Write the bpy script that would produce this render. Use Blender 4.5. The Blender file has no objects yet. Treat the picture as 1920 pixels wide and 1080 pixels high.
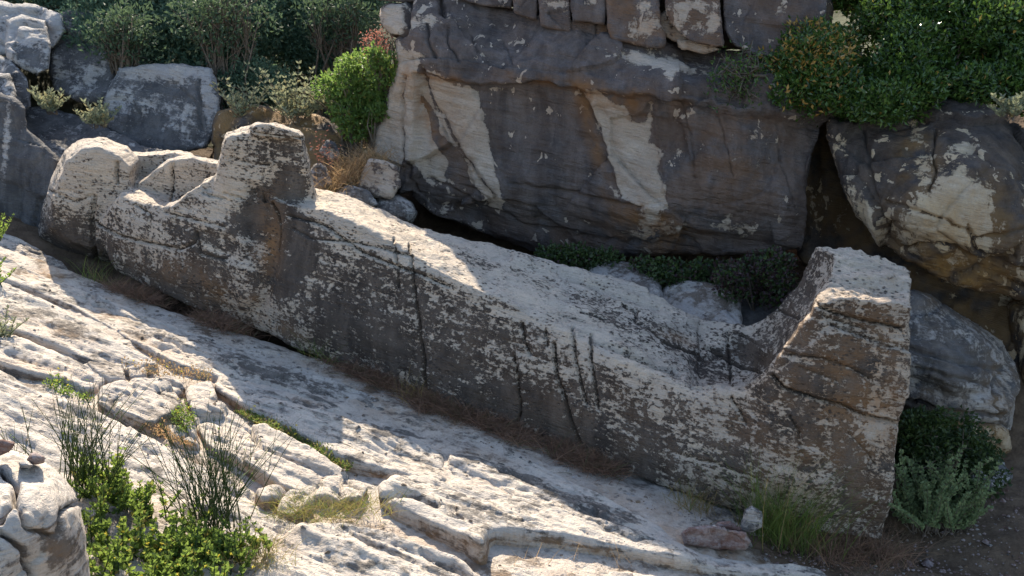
import bpy, bmesh, math, random
import numpy as np
random.seed(7); RNG = np.random.default_rng(7)
R = math.radians
scene = bpy.context.scene
COL = scene.collection

# ------------------------------------------------------------------ camera
FPX = 2059.0                      # focal length in pixels of a 1920 wide frame
PITCH = R(16.0)
CAMZ = 4.2
cam = bpy.data.cameras.new('camera'); cam_o = bpy.data.objects.new('camera', cam); COL.objects.link(cam_o)
cam.sensor_width = 36.0; cam.lens = FPX / 1920.0 * 36.0
cam.clip_start = 0.05; cam.clip_end = 500
cam_o.location = (0, 0, CAMZ); cam_o.rotation_euler = (math.pi / 2 - PITCH, 0, 0)
scene.camera = cam_o

# ------------------------------------------------------------------ light
SUN_EL, SUN_AZ = R(37.5), R(15.0)          # azimuth: degrees left of straight ahead (+Y)
world = bpy.data.worlds.new('World'); scene.world = world; world.use_nodes = True
wn = world.node_tree.nodes; wl = world.node_tree.links
sky = wn.new('ShaderNodeTexSky'); sky.sky_type = 'NISHITA'; sky.sun_disc = False
sky.sun_elevation = SUN_EL; sky.sun_rotation = -SUN_AZ; sky.altitude = 100; sky.air_density = 1.0; sky.dust_density = 1.2; sky.ozone_density = 1.0
wl.new(sky.outputs[0], wn['Background'].inputs[0]); wn['Background'].inputs[1].default_value = 0.15
sun = bpy.data.lights.new('sun', 'SUN'); sun_o = bpy.data.objects.new('sun', sun); COL.objects.link(sun_o)
sun.energy = 5.0; sun.angle = R(0.53); sun.color = (1.0, 0.89, 0.72)
from mathutils import Vector
to_sun = Vector((-math.sin(SUN_AZ) * math.cos(SUN_EL), math.cos(SUN_AZ) * math.cos(SUN_EL), math.sin(SUN_EL)))
sun_o.rotation_euler = to_sun.to_track_quat('Z', 'Y').to_euler()
scene.view_settings.view_transform = 'Standard'; scene.view_settings.look = 'None'
scene.view_settings.exposure = 1.15; scene.view_settings.gamma = 1.0

# ------------------------------------------------------------------ maths helpers
cP, sP = math.cos(PITCH), math.sin(PITCH)
def at(px, py, Y):
    """world point seen at photo pixel (px, py) at forward distance Y"""
    px = np.asarray(px, float); py = np.asarray(py, float); Y = np.asarray(Y, float)
    a = (px - 960) / FPX; b = (540 - py) / FPX
    dy = cP + b * sP; dz = -sP + b * cP
    t = Y / dy
    return np.stack(np.broadcast_arrays(a * t, Y, dz * t + CAMZ), -1)
def proj(V):
    x = V[..., 0]; y = V[..., 1]; z = V[..., 2] - CAMZ
    d = y * cP - z * sP; u = y * sP + z * cP
    return 960 + FPX * x / d, 540 - FPX * u / d
SLOPE = -0.2
def on_plane(px, py, h=0.0):
    """point where the pixel's ray meets the sloping rock plane z = SLOPE*x + h"""
    px = np.asarray(px, float); py = np.asarray(py, float)
    a = (px - 960) / FPX; b = (540 - py) / FPX
    dy = cP + b * sP; dz = -sP + b * cP
    t = (h - CAMZ) / (dz - SLOPE * a)
    return np.stack(np.broadcast_arrays(a * t, dy * t, dz * t + CAMZ), -1)

PERM = RNG.permutation(256).astype(np.int64); PERM = np.concatenate([PERM, PERM, PERM])
GR = RNG.normal(size=(256, 3)); GR /= np.linalg.norm(GR, axis=1)[:, None]
RND = RNG.random((256, 3))
def perlin(p):
    pi = np.floor(p).astype(np.int64); f = p - pi; pi &= 255
    w = f * f * f * (f * (f * 6 - 15) + 10)
    out = np.zeros(len(p))
    for i in (0, 1):
        wx = w[:, 0] if i else 1 - w[:, 0]; hx = PERM[(pi[:, 0] + i) & 255]
        for j in (0, 1):
            wy = w[:, 1] if j else 1 - w[:, 1]; hy = PERM[hx + ((pi[:, 1] + j) & 255)]
            for k in (0, 1):
                wz = w[:, 2] if k else 1 - w[:, 2]; g = GR[PERM[hy + ((pi[:, 2] + k) & 255)]]
                out += wx * wy * wz * (g[:, 0] * (f[:, 0] - i) + g[:, 1] * (f[:, 1] - j) + g[:, 2] * (f[:, 2] - k))
    return out * 1.5
def fbm(p, octaves=4, gain=0.5, ridged=False):
    s = np.zeros(len(p)); a = 1.0; p = np.array(p, float)
    for o in range(octaves):
        n = perlin(p + 17.3 * o)
        s += a * ((0.5 - np.abs(n)) if ridged else n); a *= gain; p = p * 2.03
    return s
def worley(p):
    pi = np.floor(p).astype(np.int64); f1 = np.full(len(p), 9.0); f2 = np.full(len(p), 9.0)
    cid = np.zeros(len(p), np.int64); cc = np.zeros_like(p)
    for i in (-1, 0, 1):
        for j in (-1, 0, 1):
            for k in (-1, 0, 1):
                q = pi + np.array([i, j, k]); h = PERM[PERM[PERM[q[:, 0] & 255] + (q[:, 1] & 255)] + (q[:, 2] & 255)]
                c = q + RND[h]; d = np.linalg.norm(p - c, axis=1)
                m = d < f1
                f2 = np.where(m, f1, np.minimum(f2, d)); f1 = np.where(m, d, f1)
                cid = np.where(m, h, cid); cc[m] = c[m]
    return f1, f2, cid, cc
def facets(p, tilt=0.5):
    """broken rock: every cell is a plane with its own tilt"""
    f1, f2, cid, cc = worley(p)
    t = (RND[(cid * 7 + 3) & 255] - 0.5) * 2 * tilt
    return ((p - cc) * t).sum(1) + (RND[(cid * 5 + 1) & 255][:, 0] - 0.5) * tilt, f2 - f1

# statue axis frame: u along the body (down the slope), v across (away from camera), w up
AXU = np.array([0.915, -0.36, -0.18]); AXU /= np.linalg.norm(AXU)
AXV = np.array([0.366, 0.93, 0.0]); AXV -= AXU * (AXV @ AXU); AXV /= np.linalg.norm(AXV)
AXW = np.cross(AXU, AXV)
BED = np.stack([AXU, AXV, AXW])
def bed(p): return p @ BED.T

def seg_dist(P, A, B):
    d = B - A; L = (d * d).sum() + 1e-12
    t = np.clip(((P - A) @ d) / L, 0, 1); Q = A + t[:, None] * d
    return np.linalg.norm(P - Q, axis=1), Q, t
def poly_sd(P, poly):
    """signed distance (positive inside) and nearest outline point"""
    best = np.full(len(P), 1e9); near = np.zeros_like(P); inside = np.zeros(len(P), bool)
    n = len(poly)
    for i in range(n):
        A = poly[i]; B = poly[(i + 1) % n]
        d, Q, _ = seg_dist(P, A, B); m = d < best; best[m] = d[m]; near[m] = Q[m]
        if A[1] != B[1]:
            c = ((A[1] > P[:, 1]) != (B[1] > P[:, 1])) & (P[:, 0] < (B[0] - A[0]) * (P[:, 1] - A[1]) / (B[1] - A[1]) + A[0])
            inside ^= c
    return np.where(inside, best, -best), near
def line_dist(P, pts):
    best = np.full(len(P), 1e9)
    for A, B in zip(pts[:-1], pts[1:]):
        d, _, _ = seg_dist(P, np.asarray(A, float), np.asarray(B, float)); best = np.minimum(best, d)
    return best
def chaikin(poly, n=2):
    p = np.asarray(poly, float)
    for _ in range(n):
        q = np.roll(p, -1, 0); p = np.stack([0.88 * p + 0.12 * q, 0.12 * p + 0.88 * q], 1).reshape(-1, 2)
    return p
def densify(poly, step, amp, seed=0.0, freq=0.03):
    out = []; n = len(poly)
    for i in range(n):
        A = poly[i]; B = poly[(i + 1) % n]; k = max(1, int(np.linalg.norm(B - A) / step))
        for j in range(k): out.append(A + (B - A) * j / k)
    out = np.array(out)
    if amp:
        q = np.c_[out * freq, np.full(len(out), seed)]
        out = out + amp * np.c_[fbm(q, 3), fbm(q + 31.7, 3)]
    return out
def tps(ctrl):
    """thin plate interpolation of values given at 2d control points"""
    c = np.asarray(ctrl, float); X = c[:, :2] / 300.0; n = len(c)
    def phi(r2): return 0.5 * r2 * np.log(np.maximum(r2, 1e-12))
    if n < 3:
        v = c[:, 2].mean(); return lambda P: np.full(len(P), v)
    K = phi(((X[:, None] - X[None]) ** 2).sum(-1)) + 0.02 * np.eye(n)
    Pm = np.c_[np.ones(n), X]; A = np.zeros((n + 3, n + 3)); A[:n, :n] = K; A[:n, n:] = Pm; A[n:, :n] = Pm.T
    A[n:, n:] -= 1e-6 * np.eye(3)
    w = np.linalg.solve(A, np.r_[c[:, 2], 0, 0, 0])
    def f(P):
        Q = np.asarray(P) / 300.0; o = w[n] + Q @ w[n + 1:]
        for i in range(n): o = o + w[i] * phi(((Q - X[i]) ** 2).sum(1))
        return o
    return f
def sstep(a, b, x):
    t = np.clip((x - a) / (b - a), 0, 1); return t * t * (3 - 2 * t)

# ------------------------------------------------------------------ mesh helpers
def mesh_from(name, V, quads=None, tris=None, smooth=True):
    me = bpy.data.meshes.new(name)
    quads = np.zeros((0, 4), np.int32) if quads is None else np.asarray(quads, np.int32).reshape(-1, 4)
    tris = np.zeros((0, 3), np.int32) if tris is None else np.asarray(tris, np.int32).reshape(-1, 3)
    me.vertices.add(len(V)); me.vertices.foreach_set('co', np.asarray(V, np.float32).ravel())
    nl = quads.size + tris.size; me.loops.add(nl)
    me.loops.foreach_set('vertex_index', np.r_[quads.ravel(), tris.ravel()].astype(np.int32))
    me.polygons.add(len(quads) + len(tris))
    st = np.r_[np.arange(len(quads)) * 4, quads.size + np.arange(len(tris)) * 3].astype(np.int32)
    me.polygons.foreach_set('loop_start', st)
    me.polygons.foreach_set('use_smooth', np.full(len(st), smooth))
    me.update(calc_edges=True)
    return me
def attr(me, name, arr):
    a = me.attributes.new(name, 'FLOAT', 'POINT'); a.data.foreach_set('value', np.asarray(arr, np.float32))
def link(name, me, mat=None, parent=None, label=None, cat=None, group=None, kind=None):
    o = bpy.data.objects.new(name, me); COL.objects.link(o)
    if mat is not None: me.materials.append(mat)
    if parent is not None: o.parent = parent
    if label: o['label'] = label
    if cat: o['category'] = cat
    if group: o['group'] = group
    if kind: o['kind'] = kind
    return o
def empty(name, loc, label, cat, group=None):
    o = bpy.data.objects.new(name, None); COL.objects.link(o); o.empty_display_size = 0.1
    o['label'] = label; o['category'] = cat
    o['base'] = [float(c) for c in loc]
    if group: o['group'] = group
    return o
def vnormals(V, quads, tris):
    N = np.zeros_like(V)
    if len(quads):
        n = np.cross(V[quads[:, 2]] - V[quads[:, 0]], V[quads[:, 3]] - V[quads[:, 1]])
        for k in range(4):
            for c in range(3): N[:, c] += np.bincount(quads[:, k], n[:, c], len(V))
    if len(tris):
        n = np.cross(V[tris[:, 1]] - V[tris[:, 0]], V[tris[:, 2]] - V[tris[:, 0]])
        for k in range(3):
            for c in range(3): N[:, c] += np.bincount(tris[:, k], n[:, c], len(V))
    return N / (np.linalg.norm(N, axis=1)[:, None] + 1e-12)
def laplace(V, E, it, lam=0.5):
    deg = np.bincount(E.ravel(), minlength=len(V))[:, None] + 1e-9
    for _ in range(it):
        S = np.zeros_like(V)
        for c in range(3):
            S[:, c] = np.bincount(E[:, 0], V[E[:, 1], c], len(V)) + np.bincount(E[:, 1], V[E[:, 0], c], len(V))
        V = V + lam * (S / deg - V)
    return V
def splats(px, py, items):
    """colour of the stone: soft spots (x, y, rx, ry, angle, value) and patches ('poly', points, value, softness)"""
    out = np.zeros(len(px)); P = np.c_[px, py]
    for s in items:
        if s[0] == 'poly':
            q = np.c_[P * 0.02, np.full(len(P), 3.3)]
            W = P + 9 * np.c_[fbm(q, 3), fbm(q + 50, 3)]
            sd, _ = poly_sd(W, np.asarray(s[1], float)); out += s[2] * sstep(-s[3], s[3], sd)
        else:
            x, y, rx, ry, an, v = s; c, n = math.cos(R(an)), math.sin(R(an))
            dx = px - x; dy = py - y
            out += v * np.exp(-((dx * c + dy * n) / rx) ** 2 - ((-dx * n + dy * c) / ry) ** 2)
    return out

# ------------------------------------------------------------------ materials
class NT:
    def __init__(s, name):
        s.m = bpy.data.materials.new(name); s.m.use_nodes = True; s.t = s.m.node_tree; s.n = s.t.nodes; s.l = s.t.links
        s.bsdf = s.n['Principled BSDF']
    def add(s, typ, **kw):
        n = s.n.new(typ)
        for k, v in kw.items(): setattr(n, k, v)
        return n
    def put(s, sock, v):
        if hasattr(v, 'is_output') or isinstance(v, bpy.types.NodeSocket): s.l.new(v, sock)
        elif isinstance(v, (tuple, list)) and len(v) == 3 and sock.type == 'RGBA': sock.default_value = (*v, 1)
        else: sock.default_value = v
    def math(s, op, a, b=0.0, c=0.0, clamp=False):
        n = s.add('ShaderNodeMath', operation=op, use_clamp=clamp)
        s.put(n.inputs[0], a); s.put(n.inputs[1], b); s.put(n.inputs[2], c); return n.outputs[0]
    def mix(s, f, a, b, blend='MIX'):
        n = s.add('ShaderNodeMix', data_type='RGBA', blend_type=blend)
        s.put(n.inputs[0], f); s.put(n.inputs[6], a); s.put(n.inputs[7], b); return n.outputs[2]
    def noise(s, vec, scale, detail=4.0, rough=0.55, dist=0.0):
        n = s.add('ShaderNodeTexNoise'); s.put(n.inputs['Vector'], vec); n.inputs['Scale'].default_value = scale
        n.inputs['Detail'].default_value = detail; n.inputs['Roughness'].default_value = rough; n.inputs['Distortion'].default_value = dist
        return n.outputs['Fac']
    def voro(s, vec, scale, feature='F1', rnd=1.0):
        n = s.add('ShaderNodeTexVoronoi', feature=feature); s.put(n.inputs['Vector'], vec); n.inputs['Scale'].default_value = scale
        n.inputs['Randomness'].default_value = rnd; return n.outputs['Distance']
    def map(s, vec, scale=(1, 1, 1), rot=(0, 0, 0), loc=(0, 0, 0)):
        n = s.add('ShaderNodeMapping'); s.put(n.inputs[0], vec); n.inputs[1].default_value = loc; n.inputs[2].default_value = rot; n.inputs[3].default_value = scale
        return n.outputs[0]
    def attr(s, name): return s.add('ShaderNodeAttribute', attribute_name=name).outputs['Fac']
    def remap(s, v, a, b, c=0.0, d=1.0):
        n = s.add('ShaderNodeMapRange'); s.put(n.inputs[0], v); n.inputs[1].default_value = a; n.inputs[2].default_value = b
        n.inputs[3].default_value = c; n.inputs[4].default_value = d; return n.outputs[0]
    def bump(s, h, strength, dist, normal=None):
        n = s.add('ShaderNodeBump'); s.put(n.inputs['Height'], h); n.inputs['Strength'].default_value = strength; n.inputs['Distance'].default_value = dist
        if normal is not None: s.l.new(normal, n.inputs['Normal'])
        return n.outputs[0]

def rock_mat(name, light=(.52, .47, .40), grey=(.36, .34, .32), dark=(.060, .052, .046), dark2=(.115, .098, .082), tan=(.42, .25, .11),
             amp=(0.5, 0.75, 0.45), scales=(1.3, 7.0, 26.0), sharp=7.0, bias=0.0, streak=(1, 1, 1), rot=(0, 0, 0),
             bed_amp=0.25, pits=0.5, bump=0.5, pit_scale=22.0, rough=0.88, flecks=0.0, vstreak=0.0, vtilt=0.0):
    t = NT(name)
    pos = t.add('ShaderNodeNewGeometry').outputs['Position']
    bedv = t.map(pos, rot=(0, R(-10.6), R(21.5)))                   # x along the bedding of the marble
    st = t.map(t.map(pos, rot=rot), scale=streak)
    n1 = t.noise(st, scales[0], 3); n2 = t.noise(st, scales[1], 8, 0.74, 0.3); n3 = t.noise(t.map(bedv, scale=(0.75, 1, 1.3)), scales[2], 6, 0.72)
    vs = t.noise(t.map(pos, scale=(3.2, 3.2, 0.35), rot=(0, R(vtilt), 0)), 1.6, 6, 0.65, 0.3)
    bl = t.noise(t.map(bedv, scale=(0.9, 0.9, 9.0)), 2.2, 5, 0.6, 0.3)
    bl2 = t.noise(t.map(bedv, scale=(1.2, 1.2, 16.0)), 4.5, 5, 0.7, 0.2)
    dk = t.attr('dark'); tn = t.attr('tan')
    s = t.math('ADD', dk, bias)
    for v, a in ((n1, amp[0]), (n2, amp[1]), (n3, amp[2]), (bl, bed_amp)):
        s = t.math('MULTIPLY_ADD', t.math('SUBTRACT', v, 0.5), a * 2, s)
    if vstreak: s = t.math('MULTIPLY_ADD', t.math('SUBTRACT', vs, 0.5), vstreak * 2, s)
    if flecks:
        fg = t.remap(t.noise(pos, 0.9, 2), 0.47, 0.56); fl = t.remap(t.noise(t.map(pos, scale=(1, 1, .8)), 6.5, 3, 0.55, 0.5), 0.615, 0.63)
        s = t.math('MULTIPLY_ADD', t.math('MULTIPLY', fl, fg), -flecks, s)
    mask = t.math('MULTIPLY_ADD', s, sharp, 0.5, clamp=True)
    # pits: small holes, coloured dark and sunk in the bump
    vd = t.voro(t.map(bedv, scale=(0.8, 1, 1.5)), pit_scale)
    gate = t.remap(t.noise(pos, 2.6, 3), 0.42, 0.62)
    pit = t.math('MULTIPLY', t.remap(vd, 0.36, 0.20), gate)
    pit = t.math('MULTIPLY', pit, pits, clamp=True)
    vn = t.noise(pos, 3.0, 4); fine = t.noise(pos, 60.0, 3, 0.7)
    lc = t.mix(t.remap(vn, 0.35, 0.7), light, grey)
    lc = t.mix(t.remap(bl, 0.5, 0.72, 0, 0.75), lc, tuple(c * 0.62 for c in light))
    lc = t.mix(t.remap(bl2, 0.52, 0.68, 0, 0.55), lc, tuple(c * 0.5 for c in grey))
    lc = t.mix(t.math('MULTIPLY', tn, t.remap(n2, 0.3, 0.62), clamp=True), lc, tan)
    lc = t.mix(t.remap(fine, 0.35, 0.75, 0, 0.45), lc, tuple(c * 0.55 for c in grey))
    dc = t.mix(t.remap(t.noise(pos, 5.0, 5, 0.65), 0.4, 0.72), dark, dark2)
    dc = t.mix(t.remap(vs, 0.42, 0.68, 0, 0.55), dc, tuple(min(1, c * 1.9) for c in dark2))
    dc = t.mix(t.remap(fine, 0.4, 0.7, 0, 0.4), dc, tuple(c * .6 for c in dark))
    dc = t.mix(t.math('MULTIPLY', tn, t.remap(vn, 0.36, 0.58), clamp=True), dc, tuple(c * 0.62 for c in tan))
    col = t.mix(mask, lc, dc)
    col = t.mix(pit, col, tuple(c * 1.2 for c in dark))
    t.put(t.bsdf.inputs['Base Color'], col); t.bsdf.inputs['Roughness'].default_value = rough
    t.bsdf.inputs['Specular IOR Level'].default_value = 0.25
    h = t.math('MULTIPLY_ADD', mask, 0.22, t.math('MULTIPLY', n3, 0.5))
    h = t.math('MULTIPLY_ADD', fine, 0.30, h); h = t.math('MULTIPLY_ADD', bl2, 0.55, h); h = t.math('MULTIPLY_ADD', pit, -0.5, h); h = t.math('MULTIPLY_ADD', bl, 0.9, h)
    t.put(t.bsdf.inputs['Normal'], t.bump(h, min(1.0, bump * 1.25), 0.06))
    return t.m

def leaf_mat(name, a, b, dry=None, gloss=0.45, trans=0.35, tcol=None):
    t = NT(name); v = t.attr('var')
    col = t.mix(v, a, b)
    if dry is not None: col = t.mix(t.remap(t.attr('dry'), 0.45, 0.55), col, dry)
    t.put(t.bsdf.inputs['Base Color'], col); t.bsdf.inputs['Roughness'].default_value = gloss; t.bsdf.inputs['Specular IOR Level'].default_value = 0.4
    tr = t.add('ShaderNodeBsdfTranslucent'); t.put(tr.inputs[0], t.mix(0.5, col, tcol or tuple(min(1, c * 2.2) for c in b)))
    ms = t.add('ShaderNodeMixShader'); ms.inputs[0].default_value = trans
    t.l.new(t.bsdf.outputs[0], ms.inputs[1]); t.l.new(tr.outputs[0], ms.inputs[2]); t.l.new(ms.outputs[0], t.n['Material Output'].inputs[0])
    return t.m
def plain_mat(name, a, b, scale=8.0, rough=0.9, bump=0.4):
    t = NT(name); pos = t.add('ShaderNodeNewGeometry').outputs['Position']; n = t.noise(pos, scale, 6, 0.65)
    t.put(t.bsdf.inputs['Base Color'], t.mix(t.remap(n, 0.35, 0.65), a, b)); t.bsdf.inputs['Roughness'].default_value = rough
    t.bsdf.inputs['Specular IOR Level'].default_value = 0.2
    t.put(t.bsdf.inputs['Normal'], t.bump(t.noise(pos, scale * 6, 5), bump, 0.03)); return t.m

M = {}
M['statue'] = rock_mat('marble_statue', light=(.67, .55, .42), grey=(.55, .47, .385), dark=(.060, .048, .040), dark2=(.125, .10, .08), tan=(.50, .27, .12), amp=(0.35, 0.75, 1.25), scales=(1.4, 9.0, 27), sharp=7, bed_amp=0.4, pits=0.9, bump=0.7, streak=(1, 1, .6), vstreak=0.4, vtilt=12, flecks=0.55)
M['cliff'] = rock_mat('patinated_cliff', light=(.70, .58, .46), grey=(.58, .47, .37), dark=(.088, .075, .072), dark2=(.165, .138, .126), tan=(.42, .22, .10), amp=(0.35, 0.8, 0.35), scales=(1.0, 4.2, 18), sharp=10, bed_amp=0.15, pits=0.15, bump=0.85, streak=(1, 1, .7), flecks=1.2, vstreak=0.35, vtilt=-14)
M['golden'] = rock_mat('golden_cliff', light=(.64, .50, .32), grey=(.56, .46, .35), dark=(.045, .038, .036), dark2=(.10, .082, .07), tan=(.48, .27, .09), amp=(0.4, 0.75, 0.35), scales=(1.3, 5.0, 18), sharp=9, bed_amp=0.15, pits=0.15, bump=0.6, streak=(1.2, 1.2, .45), flecks=0.8, vstreak=0.5, vtilt=-10)
M['bedrock'] = rock_mat('bare_bedrock', light=(.63, .54, .44), grey=(.50, .445, .385), dark=(.10, .086, .072), dark2=(.19, .165, .14), tan=(.42, .24, .11), amp=(0.3, 0.55, 0.55), scales=(1.4, 6.0, 20), sharp=4.5, bias=-0.24, bed_amp=0.85, pits=0.6, bump=0.6, pit_scale=14)
M['boulder'] = rock_mat('grey_boulder', light=(.54, .49, .43), grey=(.42, .39, .37), dark=(.080, .076, .076), dark2=(.14, .13, .12), tan=(.42, .26, .13), amp=(0.4, 0.75, 0.5), scales=(1.2, 5, 20), sharp=5, bias=-0.05, bed_amp=0.3, pits=0.3, bump=0.65, streak=(1, 1, .6), vstreak=0.45)
M['reddish'] = rock_mat('reddish_stone', light=(.42, .33, .29), grey=(.36, .29, .27), dark=(.16, .085, .065), dark2=(.22, .13, .10), amp=(0.4, 0.6, 0.4), scales=(3, 9, 30), sharp=4, bed_amp=0.1, pits=0.3)
M['soil'] = plain_mat('dry_soil', (.085, .055, .034), (.17, .115, .072), 5.0, bump=0.8)
M['hill'] = plain_mat('hillside_scrub', (.045, .055, .025), (.11, .10, .055), 1.5, bump=0.8)
M['bark'] = plain_mat('bark', (.10, .075, .055), (.20, .16, .12), 20.0)

# ------------------------------------------------------------------ rock builders
YSHIFT = 0.0                      # moves a whole group of rocks nearer or farther
def relief(name, mat, poly, ctrl, step=3.0, rr=40.0, RRm=0.35, thick=1.2, shrink=0.8, amp=0.05, freq=1.2, fac=0.0, ffreq=0.9, fine=0.012,
           carve=(), dark=(), tan=(), dark0=0.0, tan0=0.0, edge=2.5, round_n=1, bedding=0.0, label=None, cat='rock', group=None, kind=None, parent=None, push=()):
    """a solid stone: its front follows depths given at control points, its rim rolls back, and it is closed behind"""
    seed = (sum(map(ord, name)) + poly[0][0] * 3 + poly[0][1]) % 97
    out = densify(chaikin(poly, round_n), 8.0, edge, seed, 0.02)
    lo = out.min(0) - step; hi = out.max(0) + step
    xs = np.arange(lo[0], hi[0] + step, step); ys = np.arange(lo[1], hi[1] + step, step)
    gx, gy = np.meshgrid(xs, ys); P = np.c_[gx.ravel(), gy.ravel()]; nx = len(xs)
    sd, near = poly_sd(P, out)
    snap = (sd < 0) & (sd > -step * 0.95); P[snap] = near[snap]; ok = sd > -step * 0.95
    idx = np.arange(len(P)).reshape(len(ys), nx)
    q = np.stack([idx[:-1, :-1], idx[1:, :-1], idx[1:, 1:], idx[:-1, 1:]], -1).reshape(-1, 4)
    q = q[ok[q].all(1)]
    used = np.unique(q); rem = np.full(len(P), -1); rem[used] = np.arange(len(used)); q = rem[q]
    P = P[used]; sd = np.maximum(sd[used], 0)
    Y = tps(ctrl)(P) + YSHIFT
    e = np.clip(1 - sd / rr, 0, 1); Y = Y + RRm * (1 - np.sqrt(np.maximum(1 - e * e, 0)))
    V = at(P[:, 0], P[:, 1], Y)
    nz = np.zeros((0, 3), int)
    N = vnormals(V, q, nz)
    fade = sstep(0, 14, sd)
    D = amp * fbm(V * freq + seed, 4)
    if fac:
        fq = V.copy(); fq = bed(V) * np.array([1, 1, 1.3]); fv, fe = facets(fq * ffreq + seed, 0.6)
        D = D + fac * fv / ffreq * 0.6 - 0.06 * fac * np.exp(-(fe / 0.05) ** 2)
    if bedding: D = D + bedding * fbm(bed(V) * np.array([0.6, 0.6, 5.0]) + seed, 4)
    D = D * (0.25 + 0.75 * fade) + fine * fbm(V * 9 + seed, 3)
    wq = np.c_[P * 0.03, np.full(len(P), seed)]; W = P + 5 * np.c_[fbm(wq, 3), fbm(wq + 40, 3)]
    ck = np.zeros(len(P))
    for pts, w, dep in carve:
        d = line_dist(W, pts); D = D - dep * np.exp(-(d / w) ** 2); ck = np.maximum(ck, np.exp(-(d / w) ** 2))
    for pts, soft, dep in push:                        # areas standing proud (+) or set back (-)
        s2, _ = poly_sd(W, np.asarray(pts, float)); D = D + dep * sstep(-soft, soft, s2)
    V = V + N * D[:, None]
    # close it behind
    ed = np.concatenate([q[:, [0, 1]], q[:, [1, 2]], q[:, [2, 3]], q[:, [3, 0]]]); key = np.sort(ed, 1)
    _, inv, cnt = np.unique(key, axis=0, return_inverse=True, return_counts=True)
    be = ed[cnt[inv.ravel()] == 1]; bv = np.unique(be); loc = np.full(len(V), -1); loc[bv] = np.arange(len(bv))
    cen = V.mean(0); n0 = len(V); B0 = V[bv]; rings = [bv]; newV = [V]; quads = [q]; base = n0
    bx, by = proj(B0); pc = np.array([bx.mean(), by.mean()])
    for k, (f, sc) in enumerate(((0.15, .97), (0.45, 0.93), (0.8, 0.88), (1.0, shrink))):
        r = at(pc[0] + (bx - pc[0]) * sc, pc[1] + (by - pc[1]) * sc, B0[:, 1] + thick * f)
        newV.append(r); ids = base + np.arange(len(bv)); base += len(bv)
        pa, pb = rings[-1][loc[be[:, 0]]], rings[-1][loc[be[:, 1]]]
        quads.append(np.stack([pb, pa, ids[loc[be[:, 0]]], ids[loc[be[:, 1]]]], 1)); rings.append(ids)
    newV.append((at(pc[0], pc[1], B0[:, 1].mean() + thick * 1.1))[None]); V = np.concatenate(newV)
    tri = np.stack([rings[-1][loc[be[:, 1]]], rings[-1][loc[be[:, 0]]], np.full(len(be), base)], 1)
    Q = np.concatenate(quads)
    me = mesh_from(name, V, Q, tri)
    px, py = proj(V); px = np.clip(px, lo[0], hi[0]); py = np.clip(py, lo[1], hi[1])
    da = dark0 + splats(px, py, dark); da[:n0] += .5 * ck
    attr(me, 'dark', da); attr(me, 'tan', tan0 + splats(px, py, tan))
    return link(name, me, mat, parent, label, cat, group, kind)

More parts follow.
